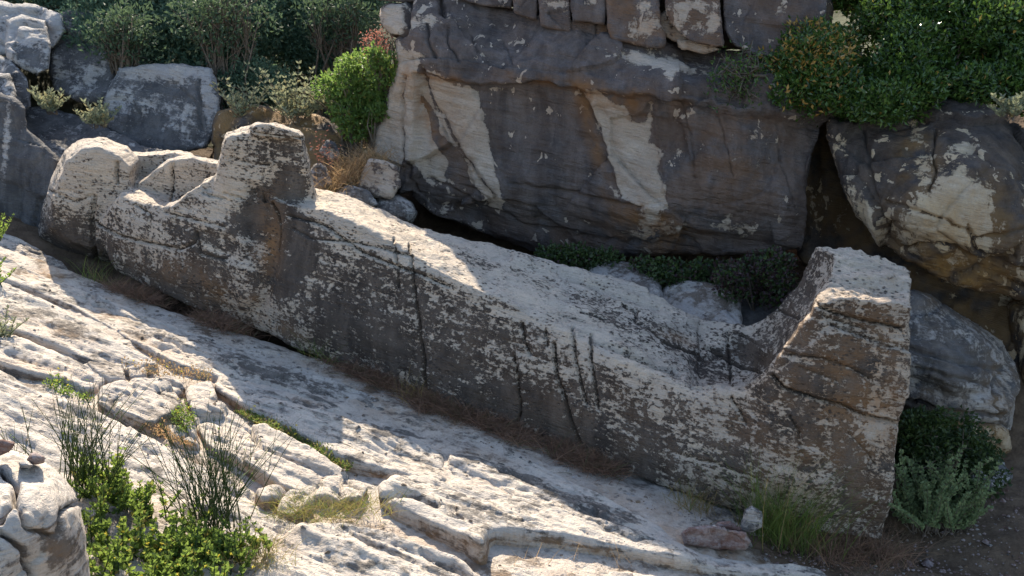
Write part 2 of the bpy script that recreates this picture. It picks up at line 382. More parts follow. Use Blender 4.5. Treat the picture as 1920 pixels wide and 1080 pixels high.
def slab(name, mat, poly, h, step=0.022, r=0.10, depth=0.55, amp=0.03, bedding=0.035, ctrl=None, carve=(), dark=(), tan=(), dark0=0.0, tan0=0.0, edge=0.03, fac=0.0,
         label=None, cat='rock', group=None, kind=None, round_n=1, flare=0.06, terr=0.010):
    """a bed of rock lying on the slope: outline given in photo pixels, laid on the plane raised by h"""
    seed = (sum(map(ord, name)) + poly[0][0] * 3 + poly[0][1]) % 89
    pp = np.asarray(poly, float); W3 = on_plane(pp[:, 0], pp[:, 1], h)
    uv = np.c_[W3 @ AXU, W3 @ AXV]; out = densify(chaikin(uv, round_n), 0.06, edge, seed, 1.6)
    lo = out.min(0) - step; hi = out.max(0) + step
    xs = np.arange(lo[0], hi[0] + step, step); ys = np.arange(lo[1], hi[1] + step, step)
    gx, gy = np.meshgrid(xs, ys); P = np.c_[gx.ravel(), gy.ravel()]; nx = len(xs)
    sd, near = poly_sd(P, out); lim = step * 0.95
    snap = (sd < 0) & (sd > -lim); P[snap] = near[snap]; ok = sd > -lim
    idx = np.arange(len(P)).reshape(len(ys), nx)
    q = np.stack([idx[:-1, :-1], idx[:-1, 1:], idx[1:, 1:], idx[1:, :-1]], -1).reshape(-1, 4); q = q[ok[q].all(1)]
    used = np.unique(q); rem = np.full(len(P), -1); rem[used] = np.arange(len(used)); q = rem[q]
    P = P[used]; sd = np.maximum(sd[used], 0)
    # world position on the plane: solve x,y from u,v ignoring w then put z on plane
    A2 = np.array([[AXU[0] + AXU[2] * SLOPE, AXU[1]], [AXV[0] + AXV[2] * SLOPE, AXV[1]]]); cst = np.array([AXU[2] * h, AXV[2] * h])
    xy = np.linalg.solve(A2, (P - cst).T).T
    V = np.c_[xy, SLOPE * xy[:, 0] + h]
    px, py = proj(V)
    z = np.zeros(len(V))
    if ctrl is not None: z += tps(ctrl)(np.c_[px, py])
    e = np.clip(1 - sd / r, 0, 1); z -= r * (1 - np.sqrt(np.maximum(1 - e * e, 0)))
    B = np.c_[P, np.zeros(len(P))]
    z += amp * fbm(np.c_[P * np.array([0.8, 1.4]), np.full(len(P), seed)], 4)
    z += bedding * fbm(np.c_[P * np.array([0.7, 7.0]), np.full(len(P), seed + 5)], 4, 0.55) * sstep(0, 0.15, sd)
    z += 0.010 * fbm(np.c_[P * 12, np.full(len(P), seed)], 3)
    tq = fbm(np.c_[P * np.array([0.45, 2.6]), np.full(len(P), seed + 2)], 4) * 4; tf = tq - np.floor(tq); z += terr * (np.floor(tq) + sstep(0.42, 0.58, tf)) * sstep(0, .12, sd)
    pt = fbm(np.c_[P * np.array([3.5, 9.]), np.full(len(P), seed + 9)], 2); z -= 0.022 * sstep(0.25, 0.6, pt) * sstep(0, 0.1, sd)
    if fac:
        fv, fe = facets(np.c_[P * 1.4, np.full(len(P), seed)], 0.5); z += fac * fv - 0.4 * fac * np.exp(-(fe / 0.06) ** 2)
    wq = np.c_[px * 0.03, py * 0.03, np.full(len(P), seed)]; Wp = np.c_[px, py] + 6 * np.c_[fbm(wq, 3), fbm(wq + 40, 3)]
    for pts, w, dep in carve:
        d = line_dist(Wp, pts); z -= dep * np.exp(-(d / w) ** 2)
    V[:, 2] += z
    ed = np.concatenate([q[:, [0, 1]], q[:, [1, 2]], q[:, [2, 3]], q[:, [3, 0]]]); key = np.sort(ed, 1)
    _, inv, cnt = np.unique(key, axis=0, return_inverse=True, return_counts=True)
    be = ed[cnt[inv.ravel()] == 1]; bv = np.unique(be); loc = np.full(len(V), -1); loc[bv] = np.arange(len(bv))
    Nn = vnormals(V, q, np.zeros((0, 3), int)); onrm = Nn[bv].copy(); onrm[:, 2] = 0; onrm /= np.linalg.norm(onrm, axis=1)[:, None] + 1e-9
    rings = [bv]; newV = [V]; quads = [q]; base = len(V); B0 = V[bv]
    for k, f in enumerate((0.08, 0.2, 0.45, 1.0)):
        rr_ = B0 + onrm * (flare * f) - np.array([0, 0, depth * f]); rr_ += (0.035 * fbm(rr_ * np.array([3, 3, 12]) + seed, 3))[:, None] * onrm
        newV.append(rr_); ids = base + np.arange(len(bv)); base += len(bv)
        pa, pb = rings[-1][loc[be[:, 0]]], rings[-1][loc[be[:, 1]]]
        quads.append(np.stack([pb, pa, ids[loc[be[:, 0]]], ids[loc[be[:, 1]]]], 1)); rings.append(ids)
    newV.append((V.mean(0) - np.array([0, 0, depth * 1.1]))[None]); tri = np.stack([rings[-1][loc[be[:, 1]]], rings[-1][loc[be[:, 0]]], np.full(len(be), base)], 1)
    nt = len(V); V = np.concatenate(newV); me = mesh_from(name, V, np.concatenate(quads), tri)
    px, py = proj(V); tt = tan0 + splats(px, py, tan); tt[nt:] += 0.7      # broken side faces are rusty brown
    dd = dark0 + splats(px, py, dark); dd[nt:] += 0.12
    attr(me, 'dark', dd); attr(me, 'tan', tt)
    return link(name, me, mat, None, label, cat, group, kind)

# ------------------------------------------------------------------ ground
def ground_z(x, y):
    v = (x + 4.4) * .366 + (y - 12.2) * .93
    g = SLOPE * x - 0.12
    rise = np.where(v > 2.3, 0.55 * (v - 2.3), 0.0); rise = np.where(v > 9, 0.55 * 6.7 + 0.22 * (v - 9), rise)
    g = g + rise
    left = sstep(-4.0, -9.0, x); g = g + left * 0.25
    g = g + 0.12 * sstep(-0.3, -0.65, v) * sstep(3.0, 1.5, x)
    g = g - 0.12 * np.exp(-((v + 0.06) / 0.24) ** 2)          # trench along the statue
    return np.where(x > 3.5, g + 0.2 * (x - 3.5) * 0.8, g)
def build_ground():
    xs = np.concatenate([np.linspace(-90, -11, 40), np.arange(-10.9, 9.0, 0.055), np.linspace(9.1, 90, 40)])
    ys = np.concatenate([np.linspace(-25, 2, 16), np.arange(2.1, 16.5, 0.055), np.linspace(16.6, 30, 60), np.linspace(30.5, 140, 45)])
    gx, gy = np.meshgrid(xs, ys); x = gx.ravel(); y = gy.ravel()
    z = ground_z(x, y); P = np.c_[x, y, np.zeros(len(x))]
    z = z + 0.05 * fbm(P * 0.9, 4) + 0.02 * fbm(P * 7, 3) + 0.5 * fbm(P * 0.12, 3) * sstep(16, 22, y)
    idx = np.arange(len(x)).reshape(len(ys), len(xs))
    q = np.stack([idx[:-1, :-1], idx[:-1, 1:], idx[1:, 1:], idx[1:, :-1]], -1).reshape(-1, 4)
    cy = y[q].mean(1)
    me = mesh_from('ground', np.c_[x, y, z], q)
    o = link('ground', me, M['soil'], kind='structure'); me.materials.append(M['hill'])
    cx = x[q].mean(1); cv = (cx + 4.4) * .366 + (cy - 12.2) * .93
    me.materials.append(M['bedrock']); attr(me, 'dark', np.full(len(x), .05)); attr(me, 'tan', .32 + .6 * fbm(P * 1.7, 2))
    rim = 0.12 * fbm(np.c_[cx, cy, 0 * cx] * 1.5, 3)
    me.polygons.foreach_set('material_index', np.where(cy > 16.5, 1, np.where((cv < -.42 + rim) & (cx < 2.2 + 2 * rim) & (cy > 3), 2, 0)).astype(np.int32))
build_ground()

# ------------------------------------------------------------------ the statue
def loft(bm, sections):
    rings = []
    for s in sections: rings.append([bm.verts.new(p) for p in s])
    n = len(rings[0])
    for a, b in zip(rings[:-1], rings[1:]):
        for i in range(n): bm.faces.new((a[i], a[(i + 1) % n], b[(i + 1) % n], b[i]))
    bm.faces.new(rings[0][::-1]); bm.faces.new(rings[-1])
def hull(bm, pts):
    vs = [bm.verts.new(p) for p in pts]; r = bmesh.ops.convex_hull(bm, input=vs)
    bad = [e for e in r['geom_interior'] + r['geom_unused'] if isinstance(e, bmesh.types.BMVert)]
    bmesh.ops.delete(bm, geom=list(set(bad)), context='VERTS')
def pillow(outline, y0, y1, inset=0.72):
    o = np.asarray(outline, float); c = o.mean(0); ym = 0.5 * (y0 + y1); pts = []
    for f, y in ((inset, y0), (1, y0 * .72 + y1 * .28), (1, y0 * .35 + y1 * .65), (inset, y1)):
        p = c + (o - c) * f; pts += list(at(p[:, 0], p[:, 1], y))
    return pts

# near bottom, near top ridge, top middle drop, far top ridge, width
ST = [  # NB           NT          FT          width  mid(+up)
    ((222, 512), (180, 425), (225, 372), 0.75, 0.02),
    ((262, 532), (225, 365), (275, 348), 0.85, 0.02),
    ((330, 565), (306, 392), (350, 372), 0.95, -0.06),
    ((400, 592), (385, 362), (440, 330), 1.25, 0.0),
    ((500, 625), (520, 372), (570, 345), 1.35, 0.0),
    ((565, 655), (605, 392), (650, 368), 1.4, 0.02),
    ((700, 705), (738, 455), (800, 430), 1.45, 0.03),
    ((850, 765), (885, 535), (940, 462), 1.5, 0.03),
    ((1000, 815), (1035, 610), (1110, 512), 1.55, 0.02),
    ((1150, 875), (1155, 668), (1235, 556), 1.6, 0.0),
    ((1280, 925), (1285, 724), (1330, 604), 1.6, -0.14),
    ((1390, 962), (1392, 730), (1400, 610), 1.6, -0.26),
    ((1440, 982), (1442, 690), (1450, 582), 1.6, -0.28),
    ((1480, 990), (1492, 628), (1490, 538), 1.6, -0.24),
    ((1520, 998), (1536, 568), (1529, 462), 1.55, -0.08),
    ((1600, 1006), (1622, 574), (1615, 474), 1.5, 0.05),
    ((1652, 1012), (1708, 582), (1700, 497), 1.4, 0.05)]
def build_statue():
    bm = bmesh.new(); secs = []
    for i, (nb, nt, ft, w, mid) in enumerate(ST):
        B = on_plane(*nb, 0.02); yb = B[1]
        T = at(*nt, yb + 0.22); Fp = at(*ft, yb + 0.22 + w)
        m1 = B * 0.72 + T * 0.28 + np.array([0, -0.10, 0.0]); m2 = B * 0.4 + T * 0.6 + np.array([0, -0.08, 0.0]); m3 = B * .12 + T * .88 + np.array([0, -.04, 0])
        up = np.array([0, 0, 1.0])
        c1 = T * 0.68 + Fp * 0.32 + up * mid; c2 = T * 0.34 + Fp * 0.66 + up * mid
        if nt == (1536, 568): c1 = at(1549, 530, yb + 0.72); c2 = at(1565, 484, yb + 1.25)   # rim between the instep and the rough top
        if nt == (1492, 628): c1 = at(1506, 600, yb + 0.85); c2 = at(1512, 560, yb + 1.4)
        gz = SLOPE * Fp[0] - 0.15
        FB = np.array([Fp[0] + 0.06, Fp[1] + 0.12, max(gz, Fp[2] - 1.3)]); FM = (Fp + FB) / 2 + np.array([0.03, 0.1, 0])
        bt = np.array([(B[0] + FB[0]) / 2, (B[1] + FB[1]) / 2, SLOPE * (B[0] + FB[0]) / 2 - 0.12]); ub = B * 0.75 + bt * 0.25 + up * 0.03
        secs.append([B, m1, m2, m3, T, c1, c2, Fp, FM, FB, bt, ub])
    loft(bm, secs)
    # head, chin lobe, breast lobe, raised stump
    hull(bm, pillow([(76, 440), (80, 392), (96, 335), (122, 285), (150, 263), (190, 259), (238, 276), (262, 300), (262, 440), (250, 500), (180, 492), (120, 470)], 12.45, 14.0, 0.8))
    hull(bm, pillow([(215, 300), (240, 288), (290, 292), (335, 285), (362, 292), (372, 330), (360, 430), (215, 430)], 12.95, 13.9, 0.94))
    hull(bm, pillow([(255, 345), (285, 325), (318, 300), (352, 293), (420, 305), (470, 330), (470, 440), (265, 440)], 12.55, 13.4, 0.97))
    hull(bm, [*at([424, 430, 470, 540, 570, 572, 560, 430], [268, 258, 254, 260, 268, 300, 420, 420], 11.35),
              *at([418, 425, 475, 535, 567, 573, 600, 380], [300, 252, 238, 240, 252, 310, 400, 420], 11.6),
              *at([432, 470, 535, 566, 570, 585, 400], [256, 240, 240, 252, 330, 400, 400], 12.35)])
    hull(bm, pillow([(466, 243), (478, 233), (510, 231), (540, 240), (564, 247), (573, 258), (568, 268), (520, 262), (472, 254)], 11.22, 12.35, 0.96))
    hull(bm, [*at([316, 390, 425, 430, 430, 320], [388, 345, 318, 318, 440, 440], 11.55), *at([345, 400, 425, 430, 350], [372, 338, 312, 420, 420], 11.95), *at([395, 432, 430], [350, 318, 420], 12.4)])
    bmesh.ops.recalc_face_normals(bm, faces=bm.faces)
    me = bpy.data.meshes.new('tmp'); bm.to_mesh(me); bm.free()
    o = bpy.data.objects.new('tmp', me); COL.objects.link(o)
    md = o.modifiers.new('r', 'REMESH'); md.mode = 'VOXEL'; md.voxel_size = 0.0185; md.adaptivity = 0
    dg = bpy.context.evaluated_depsgraph_get(); dg.update()
    m2 = bpy.data.meshes.new_from_object(o.evaluated_get(dg))
    bpy.data.objects.remove(o); bpy.data.meshes.remove(me)
    n = len(m2.vertices); V = np.zeros(n * 3, np.float32); m2.vertices.foreach_get('co', V); V = V.reshape(-1, 3).astype(float)
    E = np.zeros(len(m2.edges) * 2, np.int32); m2.edges.foreach_get('vertices', E); E = E.reshape(-1, 2)
    ls = np.zeros(len(m2.loops), np.int32); m2.loops.foreach_get('vertex_index', ls); q = ls.reshape(-1, 4)
    bpy.data.meshes.remove(m2)
    V = laplace(V, E, 5, 0.6)
    nz = np.zeros((0, 3), int); N = vnormals(V, q, nz)
    toc = np.array([0, 0, CAMZ]) - V; toc /= np.linalg.norm(toc, axis=1)[:, None]; facing = (N * toc).sum(1)
    px, py = proj(V)
    # undulation, bedding ledges
    D = 0.030 * fbm(V * 1.1, 3) + 0.010 * fbm(V * 6, 3) + 0.005 * fbm(V * 20, 2)
    b = bed(V); ft = sstep(1380, 1520, px)
    D += (0.014 + 0.006 * ft) * fbm(b * np.array([0.5, 0.5, 6.0]) + 3, 4)
    led = fbm(b * np.array([0.35, 0.35, 3.2]) + 11, 2); D += ft * 0.018 * sstep(0.02, 0.10, led)
    top = sstep(0.5, 0.85, N[:, 2])
    rt = top * sstep(1535, 1560, px); tq = fbm(V * np.array([1.2, 3.5, 1.2]) + 21, 3) * 4; D += rt * (0.022 * (np.floor(tq) + sstep(.4, .6, tq - np.floor(tq))) + 0.02 * fbm(V * 7, 2))
    D += top * 0.022 * fbm(V * np.array([5, 5, 5]) + 9, 3)
    # cracks and carved seams, given where the photo shows them
    wq = np.c_[px * 0.03, py * 0.03, np.zeros(n)]; W = np.c_[px, py] + 1.4 * np.c_[fbm(wq, 3), fbm(wq + 40, 3)]
    Z6 = lambda L: [(1200 + .611 * a, 420 + .611 * c) for a, c in L]
    Z7 = lambda L: [(1000 + .2778 * a, 440 + .2778 * c) for a, c in L]
    Z1 = lambda L: [(60 + .2778 * a, 220 + .2778 * c) for a, c in L]
    Z2 = lambda L: [(380 + .2963 * a, 220 + .2963 * c) for a, c in L]
    cr = [(Z1([(572, 300), (575, 440)]), 2.2, .10), (Z1([(955, 320), (948, 500), (940, 560)]), 1.8, .06),
          (Z1([(400, 690), (560, 790), (700, 830), (830, 860), (1000, 890), (1100, 850), (1110, 780)]), 2.2, .06),
          (Z1([(700, 590), (800, 650), (800, 750)]), 1.6, .04), (Z1([(100, 490), (300, 570), (420, 520)]), 2.5, .03),
          (Z1([(430, 540), (405, 680), (410, 860), (440, 960)]), 4, .06),
          (Z1([(1110, 780), (1140, 920), (1300, 960)]), 2.5, .05), (Z1([(900, 640), (1100, 690), (1300, 740)]), 2, .03),
          (Z2([(380, 490), (420, 520), (460, 600), (480, 700), (470, 830)]), 2.4, .08), (Z2([(0, 480), (180, 530)]), 1.6, .04), (Z2([(130, 480), (260, 520)]), 1.6, .04),
          (Z2([(180, 250), (300, 290), (420, 300)]), 1.5, .03), (Z2([(300, 70), (330, 105), (480, 130), (560, 140), (640, 130)]), 2.2, .06),
          (Z2([(540, 620), (700, 660), (800, 700), (900, 780), (1030, 860), (1200, 930), (1400, 1000), (1560, 1070)]), 2.2, .05),
          (Z2([(560, 700), (700, 770), (870, 780), (1000, 800), (1220, 850), (1330, 880)]), 1.8, .035),
          (Z2([(1215, 770), (1220, 860), (1240, 960), (1240, 1080)]), 1.8, .05), (Z2([(1310, 800), (1325, 930), (1340, 1080)]), 2.0, .07),
          ([(777, 540), (783, 580), (790, 640), (798, 735)], 2.2, .08), ([(979, 605), (985, 640), (995, 665)], 2.0, .06),
          ([(963, 665), (970, 700), (978, 770), (968, 805)], 1.8, .06), ([(1040, 645), (1046, 700), (1060, 750), (1072, 800), (1085, 835)], 2.6, .10),
          ([(1073, 615), (1078, 660), (1090, 720), (1100, 760)], 2.0, .07), ([(1110, 625), (1107, 665), (1115, 720), (1122, 765)], 2.0, .07), ([(1024, 620), (1027, 650)], 1.5, .05),
          (Z7([(600, 490), (690, 525), (700, 590), (800, 660), (870, 720), (1000, 770), (1100, 800)]), 2.0, .06), (Z7([(320, 535), (500, 580)]), 1.6, .04), (Z7([(170, 540), (340, 590)]), 1.6, .03),
          (Z7([(1310, 680), (1330, 800), (1365, 970)]), 2.0, .05), (Z7([(1300, 665), (1430, 690), (1560, 770)]), 1.6, .03), (Z7([(1150, 750), (1350, 830), (1550, 920)]), 2.0, .05),
          (Z7([(400, 700), (600, 790), (800, 880), (980, 950)]), 5, .07), (Z7([(0, 190), (360, 330), (600, 430), (850, 500)]), 6, .06), (Z7([(1130, 600), (1140, 800), (1150, 900)]), 7, .04),
          (Z7([(1640, 500), (1720, 545), (1800, 580)]), 1.6, .04),
          (Z6([(545, 250), (600, 270), (650, 285), (740, 305), (830, 325)]), 2.4, .09), (Z6([(590, 310), (690, 350), (760, 375), (830, 390)]), 2.0, .06), (Z6([(560, 280), (640, 305), (700, 325)]), 1.6, .04),
          (Z6([(460, 400), (560, 410), (650, 440), (700, 470)]), 2.0, .05), (Z6([(410, 465), (440, 500), (520, 530), (620, 555), (700, 590), (790, 610)]), 2.6, .10),
          (Z6([(460, 590), (490, 640), (490, 700)]), 1.8, .05), (Z6([(280, 530), (310, 580), (325, 615)]), 1.8, .05), (Z6([(480, 430), (600, 480)]), 1.5, .03), (Z6([(640, 640), (700, 700), (720, 740)]), 1.8, .03),
          (Z6([(230, 780), (300, 810), (360, 830)]), 2.0, .04), (Z6([(100, 700), (250, 740), (380, 790)]), 1.6, .03)]
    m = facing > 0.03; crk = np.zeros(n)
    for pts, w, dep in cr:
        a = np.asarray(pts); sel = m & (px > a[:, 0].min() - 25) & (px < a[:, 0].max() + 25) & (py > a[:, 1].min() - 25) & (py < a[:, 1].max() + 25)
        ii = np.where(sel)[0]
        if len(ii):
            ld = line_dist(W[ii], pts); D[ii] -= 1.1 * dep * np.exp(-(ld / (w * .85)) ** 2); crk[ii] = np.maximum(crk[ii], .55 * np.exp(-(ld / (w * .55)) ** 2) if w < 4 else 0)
    for pts, soft, dep in (([(470, 348), (500, 366), (516, 400), (522, 440), (520, 490), (505, 560), (490, 575), (480, 500), (455, 440), (450, 400)], 14, -.10),
                           ([(455, 440), (500, 480), (490, 560), (450, 580), (430, 500)], 14, .05),
                           ([(372, 430), (380, 455), (430, 490), (480, 500), (470, 470), (420, 440)], 8, -.05),
                           (Z6([(545, 250), (650, 285), (835, 325), (835, 390), (700, 352), (590, 310)]), 3, -.035), (Z6([(412, 465), (440, 500), (520, 530), (620, 555), (700, 590), (795, 612), (835, 392), (700, 354), (590, 312), (500, 385)]), 3, .035), (Z6([(460, 400), (560, 410), (650, 440), (760, 480), (800, 600), (620, 552), (520, 527), (420, 465)]), 3, -.018),
                           ([(1310, 670), (1400, 650), (1440, 680), (1395, 722), (1300, 722)], 22, -.10),
                           ([(960, 475), (1100, 515), (1212, 540), (1215, 555), (1100, 530), (960, 490)], 4, .05)):
        sd, _ = poly_sd(W, np.asarray(pts, float)); D += m * dep * sstep(-soft, soft, sd)
    V = V + N * D[:, None]
    N = vnormals(V, q, nz); px, py = proj(V)
    dark = -0.42 + 0.37 * sstep(0.75, 0.2, N[:, 2])       # flat tops are paler, walls darker
    dark += splats(px, py, [
        (150, 430, 90, 45, 10, .35), (160, 470, 90, 22, 15, .35), (300, 320, 200, 50, 10, -.2), (150, 350, 90, 60, 0, -.16), (260, 430, 90, 30, 15, -.2), (430, 380, 50, 40, 0, -.2), (250, 410, 80, 30, 20, -.1), (420, 320, 70, 60, 0, -.12), (520, 275, 50, 25, 0, .22), (250, 490, 60, 30, 20, -.15),
        ('poly', [(545, 310), (570, 330), (575, 420), (600, 480), (540, 560), (520, 560), (500, 470), (440, 440), (430, 420), (470, 360), (505, 340)], .55, 14),
        (475, 520, 45, 60, 0, .15), (300, 530, 60, 35, 20, .35), (380, 520, 60, 60, 0, .32), (350, 440, 80, 20, 15, .2),
        (640, 560, 90, 70, 20, .12), (700, 640, 150, 60, 20, .26), (870, 700, 170, 70, 22, .28), (1000, 780, 120, 50, 22, .28), (760, 540, 120, 40, 22, .2), (930, 620, 90, 40, 24, .25),
        (1160, 850, 130, 35, 24, .26), (1000, 560, 160, 22, 26, -.2), (680, 430, 130, 22, 24, -.25), (1180, 740, 130, 40, 20, .10), (1250, 820, 120, 40, 20, .22), (1080, 560, 160, 40, 24, .28), (1230, 640, 90, 40, 20, .25), (900, 490, 60, 20, 26, .3), (1350, 760, 50, 50, 0, -.12), (1350, 900, 90, 40, 20, -.1),
        (1600, 650, 120, 70, 10, .26), (1560, 720, 100, 50, 10, .28), (1600, 860, 100, 70, 20, .24), (1480, 800, 80, 60, 10, .26), (1640, 950, 60, 60, 0, .2), (1660, 780, 40, 160, 0, -.12), (1400, 660, 70, 60, 0, .5), (1490, 540, 50, 80, 30, .55),  # instep hollow: dark mottling, deepened to paint in its shade
        (1320, 700, 50, 25, 10, .30), (1620, 520, 90, 45, 0, -.2)])
    dark += 0.75 * crk          # crack lines coloured darker than the stone beside them
    tan = splats(px, py, [(505, 460, 22, 90, 5, .9), (430, 560, 90, 40, 20, .5), (300, 500, 120, 30, 20, .4), (1560, 780, 170, 200, 0, .6), (1650, 700, 60, 200, 0, .35), (1270, 635, 40, 10, 20, .6), (1400, 940, 120, 40, 0, .4), (530, 620, 80, 15, 20, .5), (1100, 760, 300, 100, 20, .15)])
    # parts of the figure: one continuous surface, divided where the body divides
    cx, cy = px[q].mean(1), py[q].mean(1); vc = V[q].mean(1); u = (vc - on_plane(960, 800, 0)) @ AXU; yy = vc[:, 1]
    part = np.full(len(q), 1)
    part[(cx < 262) & ((yy > 12.7) | (cx < 176))] = 0
    stump = (cx > 408) & (cx < 590) & (cy < 345 + 0.12 * (cx - 410)); part[stump] = 2
    part[cx > 905 + 0.16 * (cy - 500)] = 3; part[cx > 1392 + 0.1 * (cy - 700)] = 4
    root = empty('stone_colossus', (-1, 11, 0), 'unfinished marble colossus lying on its back along the slope', 'statue')
    for k, nm in enumerate(('head', 'torso', 'raised_stump', 'legs', 'feet')):
        f = q[part == k]; us = np.unique(f); rm = np.full(n, -1); rm[us] = np.arange(len(us))
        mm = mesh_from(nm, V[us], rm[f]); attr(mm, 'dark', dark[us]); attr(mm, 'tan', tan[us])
        mm.normals_split_custom_set_from_vertices(N[us].tolist())
        link(nm, mm, M['statue'], root)
    print('statue verts', n)
build_statue()

# ------------------------------------------------------------------ cliffs and boulders behind
YSHIFT = -0.9
Zb = lambda L: [(560 + a / 2, b / 2) for a, b in L]
relief('cliff', M['cliff'],
       [(738, 75), (714, 45), (712, 20), (728, 4), (752, 8), (775, -12), (850, -20), (930, 10), (1000, 25), (1100, 52), (1230, 72), (1360, 92), (1520, 100), (1580, 180), (1560, 260), (1540, 330), (1535, 430), (1520, 490), (1420, 505), (1300, 505), (1150, 500), (1000, 490), (900, 455), (800, 420), (745, 372), (738, 330), (700, 300), (697, 245), (716, 222), (722, 185), (742, 140)],
       [(750, 15, 15.3), (950, 30, 15.2), (1300, 92, 14.5), (1520, 110, 14.2), (800, 60, 14.75), (1000, 75, 14.4), (1270, 125, 13.75), (1450, 150, 13.6), (800, 115, 14.6), (1000, 145, 14.15), (1260, 170, 13.5),
        (720, 250, 15.0), (800, 190, 14.75), (1000, 205, 14.35), (1250, 225, 13.7), (1480, 250, 13.4), (850, 330, 14.45), (1050, 330, 14.0), (1300, 350, 13.3), (1490, 400, 13.2),
        (930, 395, 14.2), (1200, 405, 13.35), (1350, 420, 13.2), (770, 380, 14.6), (900, 440, 14.7), (1100, 475, 14.2), (1300, 490, 13.7), (1480, 490, 13.5)],
       step=2.3, rr=13, RRm=0.2, thick=2.2, shrink=0.9, amp=0.09, freq=0.8, fac=0.17, ffreq=0.7, fine=0.016, bedding=0.035,
       carve=[([(790, 135), (840, 148), (900, 162), (960, 158), (1010, 156), (1080, 168)], 2.5, .10), ([(790, 130), (795, 165), (810, 205), (840, 250), (880, 320), (920, 370)], 6, .06),
              ([(800, 45), (805, 80), (815, 110)], 2.5, .06), ([(838, 55), (845, 90), (860, 120)], 2, .05), ([(885, 60), (895, 110)], 2, .04), ([(940, 70), (960, 130)], 1.6, .03),
              ([(760, 140), (755, 240), (765, 330), (775, 380)], 3, .06), ([(790, 330), (850, 370), (900, 400)], 3, .05), ([(950, 345), (1100, 380), (1200, 395)], 4, .05),
              ([(1000, 430), (1150, 470), (1300, 480)], 5, .06), ([(1275, 130), (1272, 170), (1290, 260), (1300, 330)], 1.6, .03), ([(1345, 160), (1350, 240), (1375, 330)], 1.6, .03), ([(1470, 220), (1485, 300), (1500, 400)], 1.8, .04), ([(1080, 170), (1110, 240), (1135, 330), (1150, 370)], 4, .05),
              ([(900, 410), (980, 440), (1100, 460)], 3, .05), ([(825, -10), (830, 20), (835, 35)], 4, .12), ([(770, 0), (765, 30), (755, 60)], 4, .12), ([(735, 70), (760, 60)], 3, .1)],
       push=[([(780, 138), (840, 150), (900, 165), (960, 160), (1010, 158), (1080, 170), (1180, 178), (1275, 190), (1420, 215), (1600, 230), (1600, 600), (600, 600), (780, 320)], 5, -.16), (Zb([(480, 270), (540, 290), (640, 320), (680, 400), (700, 480), (720, 570), (740, 640), (765, 700), (770, 760), (750, 785), (700, 760), (640, 720), (610, 600), (560, 540), (520, 470), (480, 400), (465, 330)]), 4, .05),
             ([(1105, 200), (1130, 280), (1155, 370), (1205, 392), (1250, 385), (1235, 285), (1222, 195), (1180, 230), (1145, 195)], 5, -.05),
             ([(1276, 120), (1276, 180), (1400, 200), (1400, 130)], 4, -.08)],
       dark0=.34, dark=[('poly', [(792, 160), (808, 205), (842, 262), (880, 330), (905, 375), (880, 375), (850, 330), (825, 280), (806, 235), (795, 200)], .8, 5), (1010, 280, 110, 130, 0, .3), (900, 110, 200, 30, 5, .2),
             ('poly', [(1080, 165), (1105, 200), (1115, 235), (1130, 280), (1140, 320), (1155, 370), (1205, 392), (1250, 385), (1248, 350), (1232, 320), (1236, 285), (1217, 270), (1221, 235), (1222, 195), (1205, 230), (1182, 230), (1175, 205), (1145, 195), (1115, 168)], -.85, 12),
             ('poly', Zb([(480, 270), (540, 290), (640, 320), (680, 400), (700, 480), (720, 570), (740, 640), (765, 700), (770, 760), (750, 785), (700, 760), (640, 720), (640, 680), (610, 600), (560, 540), (520, 470), (480, 400), (465, 330)]), -.80, 11),
             ('poly', [(745, 85), (795, 105), (780, 125), (788, 160), (798, 200), (818, 240), (830, 280), (838, 340), (810, 350), (785, 320), (760, 300), (735, 320), (700, 290), (697, 240), (722, 190), (740, 140)], -.78, 13),
             (1180, 108, 110, 14, 10, -.42), (1290, 130, 70, 14, 12, -.3), (800, 40, 90, 25, 0, -.28), (990, 85, 70, 14, 10, -.3), (1255, 150, 14, 30, 0, -.3),
             (1330, 300, 90, 90, 0, -.16), (1420, 260, 90, 70, 0, -.18), (1350, 420, 120, 30, 0, -.15), (1230, 420, 60, 24, 25, -.42), (990, 240, 60, 60, 0, .2), (1200, 450, 40, 20, 30, -.2), (1380, 430, 70, 10, 5, -.25), (735, 25, 30, 30, 0, -.5), (780, 390, 60, 20, 15, -.25)],
       tan0=.12, tan=[(1330, 300, 120, 120, 0, .2), (1160, 185, 80, 26, 5, 1.0), (860, 260, 40, 110, -20, .35), (1030, 150, 90, 10, 8, .8), (1230, 430, 90, 45, 25, 1.0), (760, 200, 20, 120, 0, .35), (800, 220, 14, 90, -25, .9), (830, 145, 50, 12, 5, .8), (1110, 250, 14, 100, -15, .7), (1180, 300, 50, 90, 0, .15), (1400, 300, 90, 100, 0, .25), (1040, 440, 140, 20, 12, .3)],
       label='massive dark patinated cliff with cream patches behind the statue', cat='cliff')

